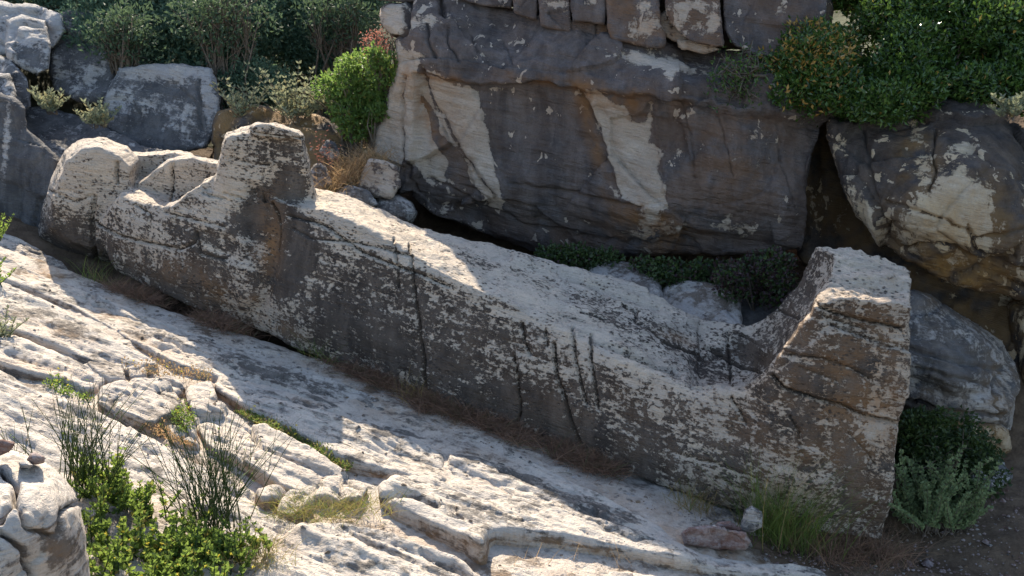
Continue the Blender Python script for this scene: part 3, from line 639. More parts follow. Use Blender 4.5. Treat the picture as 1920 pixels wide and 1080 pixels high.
relief('cliff', M['golden'],
       [(1548, 205), (1575, 235), (1640, 215), (1690, 192), (1760, 182), (1850, 200), (1930, 250), (2080, 300), (2080, 580), (1920, 562), (1850, 552), (1780, 528), (1700, 496), (1645, 455), (1605, 400), (1578, 330), (1555, 270)],
       [(1560, 230, 13.6), (1580, 330, 13.2), (1640, 440, 12.8), (1700, 200, 13.6), (1800, 200, 13.4), (1920, 260, 13.2), (1700, 300, 12.7), (1800, 300, 12.5), (1900, 340, 12.5), (1690, 420, 12.35), (1800, 440, 12.2), (1900, 470, 12.1), (1720, 490, 12.5), (1850, 540, 12.6), (2050, 450, 12.2)],
       step=2.6, rr=9, RRm=0.12, thick=2.0, amp=0.10, fac=0.34, ffreq=1.0, fine=0.016, round_n=0, edge=4,
       carve=[([(1750, 240), (1752, 330), (1745, 360)], 1.8, .07), ([(1660, 380), (1750, 400), (1830, 440), (1920, 430)], 3, .06), ([(1810, 420), (1830, 460), (1900, 480)], 2.5, .08), ([(1690, 470), (1760, 450), (1850, 490), (1920, 500)], 3, .08), ([(1620, 230), (1630, 330), (1660, 430)], 3, .06)],
       dark=[(1800, 380, 900, 800, 0, .15), (1850, 230, 120, 55, 10, .7), (1650, 300, 50, 90, -10, .45), (1700, 350, 30, 80, 0, .2), (1880, 390, 30, 60, 0, .25), (1790, 400, 80, 60, 0, -.45), (1620, 390, 16, 80, -20, -.4), (1700, 430, 70, 40, 0, -.35), (1720, 250, 25, 60, 0, -.4), (1840, 520, 120, 25, 15, .1), (1815, 275, 30, 20, 0, -.6)],
       tan=[(1800, 420, 160, 110, 0, .6), (1720, 280, 40, 60, 0, .5), (1820, 520, 160, 40, 10, .8)],
       label='golden brown overhanging cliff block at the right edge under the big bush', cat='cliff')

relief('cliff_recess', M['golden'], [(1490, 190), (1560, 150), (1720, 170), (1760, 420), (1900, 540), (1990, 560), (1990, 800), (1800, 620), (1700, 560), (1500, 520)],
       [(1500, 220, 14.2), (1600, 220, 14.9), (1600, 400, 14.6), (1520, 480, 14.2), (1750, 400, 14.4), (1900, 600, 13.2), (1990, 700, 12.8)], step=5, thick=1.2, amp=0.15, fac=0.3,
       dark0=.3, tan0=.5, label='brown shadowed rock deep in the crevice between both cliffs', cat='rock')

# stacked blocks on top of the cliff, their unseen tops raised to shade the statue
def block(poly, Y, label, dark=.3, tan=.25, mat='cliff', th=.9, tilt=0.25, rr=3.5, fac=.14, group='stacked blocks on top of the cliff', splat=(), tsp=(), name='rock_block', step=2.8, RRm=.06, amp=.04, carve=(), edge=1.2, bedding=0.0, grow=None):
    p = np.asarray(poly, float); c = p.mean(0); dv = p - c; grow = (3.6 if name == 'rock_block' else 2.2) if grow is None else grow; poly = [tuple(q_) for q_ in p + grow * dv / np.linalg.norm(dv, axis=1)[:, None]]
    ctrl = [(c[0], c[1], Y)] + [(x, y, Y + tilt * (c[1] - y) / 100.0 - 0.0012 * (x - c[0])) for x, y in poly]
    return relief(name, M[mat], poly, ctrl, step=step, rr=rr, RRm=RRm, thick=th, amp=amp, fac=fac, ffreq=1.6, dark0=dark, tan0=tan, label=label, group=group, dark=splat, tan=tsp, edge=edge, carve=carve, bedding=bedding, round_n=0 if name == 'boulder' else 1)
relief('rock_block', M['golden'], [(940, -240), (1400, -260), (1560, -120), (1560, 100), (1420, 96), (1300, 88), (1150, 66), (1000, 26), (950, 10)], [(950, -50, 15.5), (1250, -50, 14.95), (1500, -50, 14.7), (1000, 20, 15.5), (1400, 90, 14.6)], step=6, rr=8, RRm=.1, thick=1.2, dark0=.4, tan0=.4, label='added dark rock behind the stacked blocks, stopping light through their joints', group='stacked blocks on top of the cliff')  # added backing rock, keeps sunlight from passing between the blocks
block([(945, -200), (962, 20), (985, 30), (1008, 34), (1002, -200)], 14.95, 'narrow grey block at the left end of the stack on the cliff', .28)
block([(1000, -200), (1012, 44), (1042, 52), (1072, 59), (1069, 20), (1066, -200)], 14.75, 'block with pale rectangular flake on the cliff stack, second from left', .22, splat=[(1045, 8, 22, 10, 0, -.55)])
block([(1071, 38), (1075, 64), (1116, 70), (1113, 43)], 14.5, 'small dark slab wedged low in the stack on the cliff ledge', .4, th=.5)
block([(1116, 46), (1120, 72), (1143, 73), (1136, 47)], 14.48, 'tiny brown cube low in the cliff stack beside the dark slab', .2, .7, th=.5)
block([(1069, -200), (1072, 35), (1113, 40), (1135, 43), (1131, -200)], 14.6, 'upright block above the small dark slab on the cliff', .26, splat=[(1110, 5, 20, 10, 0, -.45)])
block([(1134, -270), (1139, 45), (1147, 71), (1212, 84), (1244, 87), (1246, 60), (1235, 38), (1242, -270)], 14.35, 'large block with cracked tan corner in the cliff stack', .26, .6, splat=[(1218, 48, 22, 22, 0, -.4), (1205, 8, 16, 14, 0, -.4)])
block([(1247, -270), (1250, 20), (1273, 58), (1296, 74), (1338, 84), (1357, 84), (1349, 25), (1343, -270)], 14.2, 'large grey brown block with white right edge in the cliff stack', .22, .5, splat=[(1338, 45, 14, 26, 0, -.5), (1295, 12, 30, 8, 0, -.35)])
block([(1233, 36), (1250, 20), (1274, 58), (1290, 74), (1262, 76), (1246, 64)], 14.3, 'small tan rubble stone filling the notch between the two large stacked blocks', .0, .7, th=.5)
block([(1270, 74), (1277, 90), (1316, 99), (1350, 94), (1338, 86), (1296, 77)], 14.05, 'thin tan slab under the large grey brown block', -.1, .8, th=.5, rr=5)
block([(1349, -125), (1360, 50), (1378, 84), (1430, 104), (1540, 110), (1560, -125)], 14.1, 'dark block at the right end of the stack, half behind the bush', .4, .3)

block([(706, -15), (722, -60), (734, -200), (780, -270), (955, -310), (965, 14), (900, 10), (850, -8), (760, 2), (705, -5)], 15.5, 'added grey block on the cliff top, mostly out of view, shading the legs', .3, .1, 'cliff')  # added block, nearly all above the frame, throws shade on the legs
# stones at the left foot of the cliff
block([(682, 320), (690, 298), (715, 300), (745, 312), (752, 345), (735, 372), (700, 368), (672, 350)], 13.9, 'pale square stone at the left foot of the cliff', -.0, .3, 'cliff', group='stones at the foot of the cliff', name='stone', rr=14)
block([(700, 385), (712, 370), (745, 366), (772, 380), (782, 400), (770, 420), (705, 415)], 13.75, 'bluish rounded stone just behind the statue chest', .08, .1, 'boulder', group='stones at the foot of the cliff', name='stone', rr=22, RRm=.3, fac=.02)
block([(630, 362), (650, 348), (690, 358), (708, 385), (660, 392), (632, 378)], 13.7, 'flat grey stone below the dry grass behind the statue', .05, .1, 'boulder', group='stones at the foot of the cliff', name='stone', rr=12)
block([(578, 330), (590, 308), (612, 312), (622, 345), (595, 360), (580, 350)], 13.9, 'small pale stone close behind the raised stump', .1, .3, 'boulder', group='stones at the foot of the cliff', name='stone', rr=10)
block([(602, 285), (612, 264), (630, 270), (640, 295), (618, 302)], 14.6, 'small bluish stone beside the dry grass slope', .1, .2, 'boulder', group='stones at the foot of the cliff', name='stone', rr=9)
relief('bank', M['golden'], [(400, 210), (480, 200), (600, 215), (660, 240), (720, 270), (720, 420), (560, 420), (400, 330)], [(420, 230, 15.6), (560, 230, 15.5), (640, 260, 15.2), (700, 330, 14.8), (560, 330, 14.7), (420, 310, 15.0)], step=4, thick=1.2, amp=.15, fac=.2, dark0=.25, tan0=.7, label='low brown earthy rock bank behind the raised stump', cat='rock')

# pale rocks between legs and cliff
block([(1075, 505), (1110, 492), (1160, 490), (1205, 500), (1235, 520), (1240, 560), (1225, 600), (1120, 560)], 12.6, 'pale flat rock just behind the statue thighs', -.0, .3, 'boulder', group='pale rocks behind the legs', name='rock', rr=12, tilt=.9, RRm=.15, fac=.22, bedding=.05)
block([(1236, 560), (1250, 535), (1300, 527), (1350, 535), (1385, 560), (1392, 600), (1380, 640), (1250, 620)], 12.1, 'pale streaked rock behind the statue ankles under the creeper', -.02, .35, 'boulder', group='pale rocks behind the legs', name='rock', rr=12, tilt=.9, RRm=.15, fac=.22, bedding=.05)
block([(1370, 570), (1400, 560), (1440, 570), (1470, 575), (1480, 660), (1370, 640)], 12.2, 'dark low rock behind the instep', .35, .1, 'boulder', group='pale rocks behind the legs', name='rock', rr=14, tilt=.9)

# right side, behind the feet
YSHIFT = -0.1
relief('boulder', M['boulder'], [(1670, 560), (1712, 540), (1740, 548), (1800, 588), (1870, 632), (1902, 680), (1908, 720), (1898, 775), (1896, 810), (1840, 815), (1760, 790), (1660, 760)],
       [(1700, 570, 11.3), (1800, 600, 11.4), (1890, 700, 11.5), (1740, 680, 10.75), (1820, 700, 10.7), (1870, 740, 10.9), (1780, 790, 10.8), (1680, 740, 11)], rr=34, RRm=.45, thick=1.4, amp=.08, fac=.12, bedding=.08,
       carve=[([(1700, 650), (1780, 675), (1880, 690)], 4, .06), ([(1720, 690), (1800, 710), (1860, 720)], 3, .05), ([(1700, 745), (1790, 770), (1890, 780)], 4, .08), ([(1875, 700), (1862, 760), (1890, 800)], 2.5, .06)],
       dark=[(1770, 660, 80, 20, 15, .35), (1790, 690, 60, 15, 15, .3), (1760, 560, 100, 20, 30, .2)], tan=[(1740, 750, 90, 30, 15, .7), (1800, 570, 120, 24, 30, .7), (1880, 740, 30, 60, 0, .7)], tan0=.15,
       label='big layered grey boulder directly behind the feet', cat='rock')
relief('boulder', M['golden'], [(1700, 765), (1780, 780), (1890, 800), (1900, 845), (1860, 870), (1760, 860), (1690, 830)], [(1720, 800, 10.9), (1800, 810, 10.75), (1880, 830, 10.8), (1800, 850, 10.9)], rr=20, RRm=.25, thick=1.0, fac=.1, dark0=.1, tan0=.8, label='rusty brown rock beneath the grey boulder behind the feet', cat='rock')
relief('boulder', M['boulder'], [(1820, 850), (1850, 838), (1885, 860), (1902, 895), (1880, 915), (1840, 920), (1815, 890)], [(1850, 880, 10.2), (1830, 860, 10.4), (1890, 890, 10.4)], rr=26, RRm=.25, thick=.6, label='small pale triangular rock behind the woolly plant', cat='rock')
relief('boulder', M['golden'], [(1884, 565), (1940, 555), (2080, 580), (2080, 820), (1930, 830), (1900, 800), (1912, 720), (1895, 640)], [(1900, 600, 12.2), (1940, 700, 11.8), (2050, 700, 11.6), (1940, 810, 11.7)], rr=30, RRm=.35, dark0=.15, tan0=.7, label='reddish rock face cut by the right edge of the picture', cat='rock')

# upper left boulders
YSHIFT = -0.5
BL = 'boulders on the slope beyond the head'
def boulder(poly, Y, label, dark=-.05, mat='boulder', tilt=.8, rr=10, RRm=.15, th=1.3, fac=.36, amp=.10, splat=(), tsp=(), tan=0.0, carve=(), step=3.0):
    return block(poly, Y, label, dark, tan, mat, th, tilt, rr, fac, BL, splat, tsp, 'boulder', step, RRm, amp, carve, 2.5)
boulder([(-140, 20), (-20, 0), (60, 10), (115, 25), (122, 60), (100, 90), (60, 100), (-140, 110)], 17.3, 'pale boulder at the top left corner of the picture', -.2)
boulder([(15, 40), (40, 28), (85, 38), (95, 80), (92, 130), (70, 138), (20, 110), (8, 80)], 16.6, 'pale rounded boulder in front of the top left corner boulder', -.15, splat=[(60, 110, 40, 25, 0, .3)])
boulder([(90, 40), (130, 20), (190, 22), (215, 90), (215, 190), (160, 190), (100, 170), (95, 100)], 17.0, 'tall blue grey rock half hidden under the upper left shrub', .15)
boulder([(-140, 90), (-30, 95), (20, 110), (50, 150), (60, 200), (30, 215), (-140, 230)], 16.0, 'grey boulder on the left edge below the pale boulders', .1)
boulder([(-140, 130), (-30, 135), (18, 140), (28, 180), (20, 230), (-140, 260)], 15.4, 'small shaded boulder at the left edge above the dark slab', .0)
boulder([(205, 165), (225, 130), (265, 122), (340, 120), (395, 130), (412, 180), (408, 240), (385, 275), (330, 288), (250, 280), (205, 240), (196, 200)], 15.9, 'square boulder with white and black streaks under the upper left shrub', .16,
        splat=[(300, 130, 110, 18, 0, -.55), (320, 215, 40, 40, 0, -.35), (235, 170, 30, 40, 0, -.2), (390, 190, 16, 60, 0, -.3), (300, 170, 60, 14, 10, .3), (260, 240, 60, 30, 0, .3)], carve=[([(375, 150), (378, 200), (380, 240)], 3, .06)], tilt=.5, rr=7, RRm=.12, fac=.16)
boulder([(40, 205), (90, 200), (150, 218), (210, 245), (260, 270), (330, 285), (400, 300), (420, 340), (250, 330), (60, 330)], 15.0, 'low blue grey slab sloping down behind the head', .22, tilt=2.0)
boulder([(-140, 150), (-20, 168), (25, 180), (48, 205), (52, 240), (75, 260), (110, 300), (120, 400), (95, 470), (-140, 460)], 14.2, 'tall dark boulder on the left edge beside the head', .45, splat=[(12, 260, 8, 90, 5, -.5), (60, 240, 40, 14, 20, -.2)], tilt=.2, rr=18)

# ------------------------------------------------------------------ foreground bedrock
YSHIFT = 0.0
Zf = lambda L: [(a * .537, 500 + b * .537) for a, b in L]
Zg = lambda L: [(560 + a / 2, 540 + b / 2) for a, b in L]
SG = 'pale bedrock slabs in front of the statue'
slab('rock_slab', M['bedrock'], [(-250, 345), (-60, 405), (10, 432), (62, 452), (112, 482), (140, 512), (168, 538), (215, 568), (300, 597), (376, 627), (483, 652), (564, 685), (660, 722), (770, 759), (840, 791), (910, 818), (1010, 853), (1038, 877), (1100, 910), (1160, 942), (1240, 982), (1300, 1030), (1420, 1052), (1540, 1058), (1552, 1075), (1400, 1082), (1240, 1052), (1100, 1030), (1000, 1016), (918, 1008), (905, 1055), (860, 1022), (790, 985), (712, 945), (704, 925), (730, 905), (780, 893), (700, 893), (640, 872), (560, 822), (450, 770), (400, 730), (410, 706), (330, 688), (255, 645), (160, 590), (60, 548), (-40, 510), (-250, 440)],
     0.04, step=0.018, r=.035, amp=.06, bedding=.042, ctrl=[(0, 470, 0), (300, 640, .02), (600, 760, .02), (840, 850, -.03), (1000, 920, .03), (820, 930, .05), (1100, 1000, .05), (1300, 1045, .02), (700, 755, -.03), (1000, 870, -.03)],
     carve=[([(838, 845), (835, 870), (845, 890), (830, 900)], 4, .10), ([(160, 560), (300, 640), (420, 700), (560, 745), (760, 820)], 3, .04), ([(0, 470), (120, 525), (250, 600)], 3, .04), ([(860, 985), (830, 960), (770, 950), (720, 945)], 6, .06), ([(940, 880), (1050, 930), (1120, 965)], 4, .05), ([(1090, 960), (1140, 975)], 6, .06), ([(600, 780), (760, 850), (830, 880)], 2, .03), ([(300, 606), (480, 672), (620, 735), (760, 795), (900, 850)], 1.6, .035), ([(430, 690), (560, 740), (700, 800)], 1.4, .03), ([(900, 900), (1020, 950), (1130, 1000), (1220, 1030)], 1.8, .035), ([(740, 900), (860, 930), (960, 985), (1040, 1010)], 1.6, .03), ([(20, 445), (120, 500), (200, 570)], 1.6, .03)],
     dark=[(600, 740, 200, 20, 24, .28), (460, 690, 90, 12, 20, .35), (800, 800, 200, 14, 24, .3), (1000, 905, 200, 16, 24, .3), (970, 980, 120, 12, 25, .22), (820, 930, 60, 20, 10, .12)], tan=[(60, 500, 120, 20, 20, .25), (300, 650, 80, 10, 20, .5)],
     label='long pale bedrock shelf running beside the whole statue', group=SG)
slab('rock_slab', M['bedrock'], [(-250, 470), (-40, 520), (60, 556), (160, 598), (255, 655), (300, 684), (236, 690), (160, 668), (80, 636), (0, 606), (-250, 520)], 0.07, r=.035, amp=.05, dark=[(90, 600, 50, 14, 20, .3), (150, 620, 60, 10, 20, .2)], tan=[(100, 620, 90, 14, 20, .5)], label='second tier of bedrock below the shelf at the left edge', group=SG)
slab('rock_slab', M['bedrock'], [(-250, 530), (0, 615), (80, 645), (160, 676), (204, 700), (165, 728), (107, 708), (48, 696), (-40, 668), (-250, 600)], 0.08, r=.03, fac=.05, amp=.05, label='overhanging slab above the dark slot at the left', group=SG, tan=[(80, 690, 80, 12, 10, .5)])
slab('rock_slab', M['bedrock'], [(-250, 640), (-40, 672), (20, 690), (107, 733), (177, 760), (225, 790), (268, 815), (300, 828), (376, 863), (483, 917), (530, 960), (575, 985), (540, 1010), (480, 1060), (420, 1130), (-250, 1130)], 0.06, r=.04, amp=.07, bedding=.05,
     carve=[([(150, 745), (225, 778), (240, 795)], 4, .10), ([(0, 740), (160, 800), (300, 850)], 2.5, .03), ([(330, 845), (430, 895), (500, 940)], 4, .05)], dark=[(225, 780, 20, 8, 10, .6), (60, 770, 60, 30, 10, -.1)], tan=[(280, 960, 90, 20, 0, .3)],
     label='broad pale slab at the lower left behind the broom plants', group=SG)
ROCKS = [
    (Zf([(335, 465), (350, 412), (430, 395), (590, 400), (640, 460), (605, 510), (525, 545), (430, 505)]), 0.12, 'blocky pale rock in the middle of the left slabs'),
    (Zf([(645, 405), (738, 392), (758, 450), (700, 470), (650, 460)]), 0.11, 'small pale block right of the blocky rock'),
    (Zf([(660, 475), (720, 460), (810, 485), (960, 572), (1100, 640), (1195, 705), (1290, 760), (1260, 800), (1110, 790), (1000, 755), (900, 700), (720, 605), (690, 545)]), 0.11, 'long smooth slab left of the crack filled with plants'),
    (Zf([(625, 505), (650, 500), (688, 560), (680, 590), (645, 560)]), 0.09, 'small upright triangular stone in the weedy crack'),
    (Zf([(575, 550), (620, 545), (692, 600), (690, 618), (600, 600)]), 0.06, 'small flat stone lying in the weedy crack'),
    (Zf([(445, 345), (515, 350), (512, 375), (450, 378)]), 0.06, 'tiny flat stone at the end of the dark slot'),
    (Zf([(300, 330), (430, 335), (440, 385), (385, 385), (345, 372)]), 0.10, 'pale stone at the end of the overhanging slab'),
    (Zf([(895, 785), (940, 768), (1000, 765), (985, 800), (920, 822)]), 0.08, 'rounded stone at the left of the dry grass pocket'),
    (Zf([(995, 770), (1075, 752), (1100, 790), (1040, 850), (960, 838)]), 0.10, 'tilted stone beside the rounded stone in the grass pocket'),
    (Zf([(530, 365), (620, 395), (645, 420), (610, 440), (545, 400)]), 0.06, 'thin sliver stone above the blocky rock'),
]
for poly, h, lab in ROCKS:
    slab('stone', M['bedrock'], poly, h, step=.014, r=.025, amp=.03, bedding=.03, fac=.07, depth=.4, label=lab, group='loose stones among the slabs', edge=.015, dark0=-.02, tan0=.1)
slab('rock_slab', M['bedrock'], [(505, 1020), (560, 985), (635, 978), (725, 993), (785, 1018), (860, 1040), (905, 1070), (960, 1140), (430, 1140)], 0.08, step=.015, r=.05, amp=.06, bedding=.03, tan=[(520, 1010, 60, 30, 0, .5)], carve=[([(640, 990), (680, 1010), (700, 1020)], 3, .05), ([(790, 1030), (860, 1060), (900, 1080)], 3, .05)], label='rounded pale slab at the bottom centre of the picture', group=SG)
slab('rock_slab', M['bedrock'], [(950, 1050), (1000, 1035), (1080, 1048), (1096, 1075), (1090, 1140), (940, 1140)], 0.0, step=.016, r=.06, amp=.03, label='broken pale block inside the rectangular hollow at the bottom', group=SG)
slab('rock_slab', M['bedrock'], [(1110, 1072), (1160, 1066), (1240, 1076), (1400, 1090), (1400, 1160), (1080, 1160)], 0.0, step=.016, r=.08, amp=.03, label='low slab cut by the bottom edge right of the hollow', group=SG)

# the near boulder at the lower left with little stones on it
relief('boulder', M['bedrock'], [(-200, 850), (-40, 840), (30, 842), (62, 858), (100, 872), (132, 900), (150, 945), (162, 1000), (168, 1060), (172, 1160), (-200, 1160)],
       [(-100, 870, 5.6), (20, 860, 5.6), (100, 890, 5.5), (20, 940, 5.05), (90, 960, 5.1), (140, 980, 5.35), (50, 1040, 4.95), (140, 1080, 5.25), (-100, 1000, 4.9), (60, 1130, 4.9)], rr=30, RRm=.22, thick=1.0, amp=.06, fac=.10, ffreq=2.2, fine=.008,
       carve=[([(0, 880), (30, 905), (28, 940), (0, 975)], 5, .10), ([(28, 940), (50, 990), (100, 1005), (110, 960), (150, 940)], 4, .05), ([(0, 1000), (40, 1030), (60, 1080)], 5, .08)],
       dark0=.0, dark=[(110, 1030, 40, 50, 0, .4), (60, 930, 60, 40, 0, -.2), (20, 1060, 20, 30, 0, .2)], tan=[(110, 1030, 60, 60, 0, .5)], label='large cracked boulder in the lower left corner', cat='rock')
for poly, Y, lab, mt in (([(-40, 838), (0, 822), (28, 830), (20, 848), (-10, 858)], 5.45, 'small tan stone resting on the corner boulder at the left edge', 'reddish'),
                         ([(50, 862), (60, 850), (85, 855), (84, 868), (62, 870)], 5.45, 'tiny flat stone resting on top of the corner boulder', 'reddish'),
                         ([(36, 868), (50, 864), (66, 872), (56, 880), (38, 878)], 5.38, 'tiny grey pebble beside the flat stone on the corner boulder', 'boulder')):
    relief('stone', M[mt], poly, [(poly[0][0], poly[0][1], Y)], step=2, rr=8, RRm=.05, thick=.12, amp=.01, edge=1, label=lab, cat='stone', group='little stones on the corner boulder')
# reddish stones by the feet
for poly, Y, lab, mt in (([(1278, 1000), (1290, 988), (1340, 985), (1400, 998), (1407, 1015), (1398, 1030), (1340, 1032), (1285, 1022)], 7.95, 'reddish oblong stone on the ground left of the feet grass', 'reddish'),
                         ([(1335, 990), (1345, 980), (1370, 978), (1392, 990), (1398, 1002), (1350, 998)], 8.15, 'rounded pinkish stone behind the oblong stone', 'reddish'),
                         ([(1388, 985), (1395, 955), (1410, 950), (1428, 960), (1428, 990), (1412, 1000), (1392, 998)], 8.1, 'upright grey stone leaning against the grass tuft', 'boulder')):
    relief('stone', M[mt], poly, [(poly[0][0], poly[0][1], Y)], step=2, rr=9, RRm=.06, thick=.22, amp=.04, freq=3, fac=.16, ffreq=4, edge=1.5, round_n=0, label=lab, cat='stone', group='stones beside the feet')

def in_poly(poly, n, rng):
    p = np.asarray(poly, float); out = np.zeros((0, 2))
    while len(out) < n:
        c = rng.uniform(p.min(0), p.max(0), (n * 3, 2)); sd, _ = poly_sd(c, p); out = np.concatenate([out, c[sd > 0]])
    return out[:n]
# small broken chips lying on the rock and in the trench
def chips():
    rng = np.random.default_rng(11); bpy.context.view_layer.update(); dg = bpy.context.evaluated_depsgraph_get(); P = []
    c = np.concatenate([in_poly([(-40, 470), (150, 560), (560, 700), (1240, 1000), (1500, 1060), (1200, 1080), (0, 1080)], 520, rng), in_poly([(170, 540), (560, 670), (1040, 860), (1400, 1000), (1380, 1020), (1000, 870), (540, 690), (170, 560)], 420, rng), in_poly([(580, 300), (690, 300), (720, 380), (600, 360)], 60, rng), in_poly([(1420, 1030), (1900, 960), (1950, 1079), (1450, 1079)], 220, rng)])
    for x, y in c:
        d = Vector(at(x, y, 10.0)) - Vector((0, 0, CAMZ)); d.normalize(); h = scene.ray_cast(dg, (0, 0, CAMZ), d)
        if h[0] and h[2].z > .5 and h[4].name.split('.')[0] in ('ground', 'rock_slab', 'stone'): P.append(h[1])
    P = np.array([tuple(p) for p in P]); n = len(P)
    ph = np.array([[1, .1, 0], [.2, 1, 0], [-1, .2, 0], [-.1, -1, 0], [.2, .1, .55], [0, 0, -.5]]); F = np.array([[0, 1, 4], [1, 2, 4], [2, 3, 4], [3, 0, 4], [1, 0, 5], [2, 1, 5], [3, 2, 5], [0, 3, 5]])
    sz = .007 + .022 * rng.random((n, 1, 1)) ** 4; th = rng.uniform(0, 6.28, n); V = ph[None] * sz * rng.uniform(.6, 1.4, (n, 6, 1))
    X = V[..., 0] * np.cos(th)[:, None] - V[..., 1] * np.sin(th)[:, None]; Yy = V[..., 0] * np.sin(th)[:, None] + V[..., 1] * np.cos(th)[:, None]
    V = (np.stack([X, Yy, V[..., 2]], -1) + P[:, None]).reshape(-1, 3)
    me = mesh_from('stone_chips', V, None, (np.arange(n)[:, None, None] * 6 + F[None]).reshape(-1, 3), smooth=False)
    attr(me, 'dark', np.repeat(rng.uniform(-.2, .3, n), 6)); attr(me, 'tan', np.repeat(rng.random(n), 6))
    link('stone_chips', me, M['boulder'], None, 'tiny broken stone chips strewn over the rock and trench', 'chips', None, 'stuff')
chips()

# ------------------------------------------------------------------ vegetation builders
M['mastic'] = leaf_mat('mastic_leaf', (.016, .040, .010), (.085, .15, .028), dry=(.36, .21, .05), gloss=.25, trans=.22)
M['far_leaf'] = leaf_mat('shrub_leaf', (.040, .085, .056), (.115, .175, .100), dry=(.24, .25, .13), gloss=.65, trans=.35)  # bluer and brighter, putting a slight haze into the leaf colour
M['light_leaf'] = leaf_mat('light_leaf', (.035, .066, .038), (.085, .125, .062), dry=(.16, .17, .09), gloss=.7, trans=.25)
M['bright_leaf'] = leaf_mat('bright_leaf', (.055, .105, .022), (.13, .20, .045), dry=(.22, .18, .05), gloss=.5, trans=.45)
M['silver'] = leaf_mat('woolly_leaf', (.13, .15, .085), (.27, .28, .17), dry=(.30, .24, .11), gloss=.8, trans=.25)
M['herb'] = leaf_mat('herb_leaf', (.045, .095, .018), (.17, .23, .045), dry=(.30, .20, .05), gloss=.5, trans=.45)
M['broom'] = leaf_mat('broom_stem', (.030, .055, .015), (.07, .10, .025), gloss=.6, trans=.1)
M['grass'] = leaf_mat('grass_blade', (.06, .10, .02), (.15, .19, .04), dry=(.32, .20, .085), gloss=.6, trans=.35)
M['straw'] = leaf_mat('dry_grass', (.24, .14, .065), (.48, .31, .16), dry=(.09, .10, .03), gloss=.7, trans=.3)
M['brown'] = leaf_mat('dead_grass', (.11, .060, .040), (.29, .17, .105), dry=(.08, .09, .035), gloss=.8, trans=.2)
M['woolly'] = leaf_mat('pale_woolly_leaf', (.10, .145, .06), (.26, .31, .14), gloss=.8, trans=.3)
M['creeper'] = leaf_mat('creeper_leaf', (.018, .035, .010), (.055, .085, .02), dry=(.05, .022, .028), gloss=.5, trans=.25)
M['flower'] = leaf_mat('yellow_flower', (.62, .45, .03), (.75, .58, .08), gloss=.7, trans=.3)
M['redtwig'] = leaf_mat('reddish_leaf', (.20, .06, .05), (.34, .14, .10), gloss=.6, trans=.35)

def unit(v): return v / (np.linalg.norm(v, axis=-1, keepdims=True) + 1e-12)
def leaf_mesh(name, C, Dv, L, Wd, fold=0.25, dry=0.0, rng=RNG):
    """one folded leaf of two triangles at every point C, growing along Dv"""
    n = len(C); Dv = unit(Dv); s = unit(np.cross(Dv, rng.normal(size=(n, 3)))); nn = np.cross(Dv, s)
    L = np.broadcast_to(L, n)[:, None] * rng.uniform(.7, 1.25, (n, 1)); Wd = np.broadcast_to(Wd, n)[:, None] * rng.uniform(.8, 1.2, (n, 1))
    m = C + Dv * L * .45 + nn * Wd * fold
    V = np.stack([C, m + s * Wd * .5, C + Dv * L, m - s * Wd * .5], 1).reshape(-1, 3)
    b = np.arange(n)[:, None] * 4
    T = np.concatenate([b + [0, 1, 2], b + [0, 2, 3]], 1).reshape(-1, 3)
    me = mesh_from(name, V, None, T, smooth=False)
    attr(me, 'var', np.repeat(rng.random(n), 4)); attr(me, 'dry', np.repeat(np.where(rng.random(n) < dry, 1.0, 0.0) if np.isscalar(dry) else dry, 4))
    return me
def ribbons(name, B, Dv, L, Wd, bend, segs=4, dry=0.0, rng=RNG, var=None, tip=0.15):
    """thin tapering blades: base points, directions, lengths, widths, droop"""
    n = len(B); Dv = unit(Dv); L = np.broadcast_to(L, n)[:, None]; Wd = np.broadcast_to(Wd, n)[:, None]; bend = np.broadcast_to(bend, n)[:, None]
    s = unit(np.cross(Dv, rng.normal(size=(n, 3)))); hz = Dv * np.array([1, 1, 0]) + rng.normal(size=(n, 3)) * np.array([.3, .3, 0]); hz = unit(hz)
    rows = []
    for k in range(segs + 1):
        t = k / segs; c = B + Dv * L * t + hz * bend * L * t * t - np.array([0, 0, 1]) * bend * L * 0.5 * t * t
        w = Wd * (1 - (1 - tip) * t); rows.append(c - s * w * .5); rows.append(c + s * w * .5)
    V = np.stack(rows, 1).reshape(-1, 3); m = 2 * (segs + 1); b = np.arange(n)[:, None] * m
    Q = np.concatenate([b + [2 * k, 2 * k + 1, 2 * k + 3, 2 * k + 2] for k in range(segs)], 1).reshape(-1, 4)
    me = mesh_from(name, V, Q, None)
    vv = rng.random(n) if var is None else var
    attr(me, 'var', np.repeat(vv, m)); attr(me, 'dry', np.repeat(np.where(rng.random(n) < dry, 1.0, 0.0), m))
    return me
def tube_mesh(name, paths, sides=5):
    """branches: list of (points, radii)"""
    V = []; Q = []; b = 0
    for pts, rad in paths:
        pts = np.asarray(pts, float); k = len(pts); d = unit(np.gradient(pts, axis=0)); a = unit(np.cross(d, [.31, .2, .93])); c = np.cross(d, a)
        for i in range(k):
            for j in range(sides):
                th = 2 * math.pi * j / sides; V.append(pts[i] + rad[i] * (a[i] * math.cos(th) + c[i] * math.sin(th)))
        for i in range(k - 1):
            for j in range(sides): Q.append((b + i * sides + j, b + i * sides + (j + 1) % sides, b + (i + 1) * sides + (j + 1) % sides, b + (i + 1) * sides + j))
        b += k * sides
    return mesh_from(name, np.array(V), np.array(Q))
def zground(x, y): return ground_z(np.asarray(x, float), np.asarray(y, float))

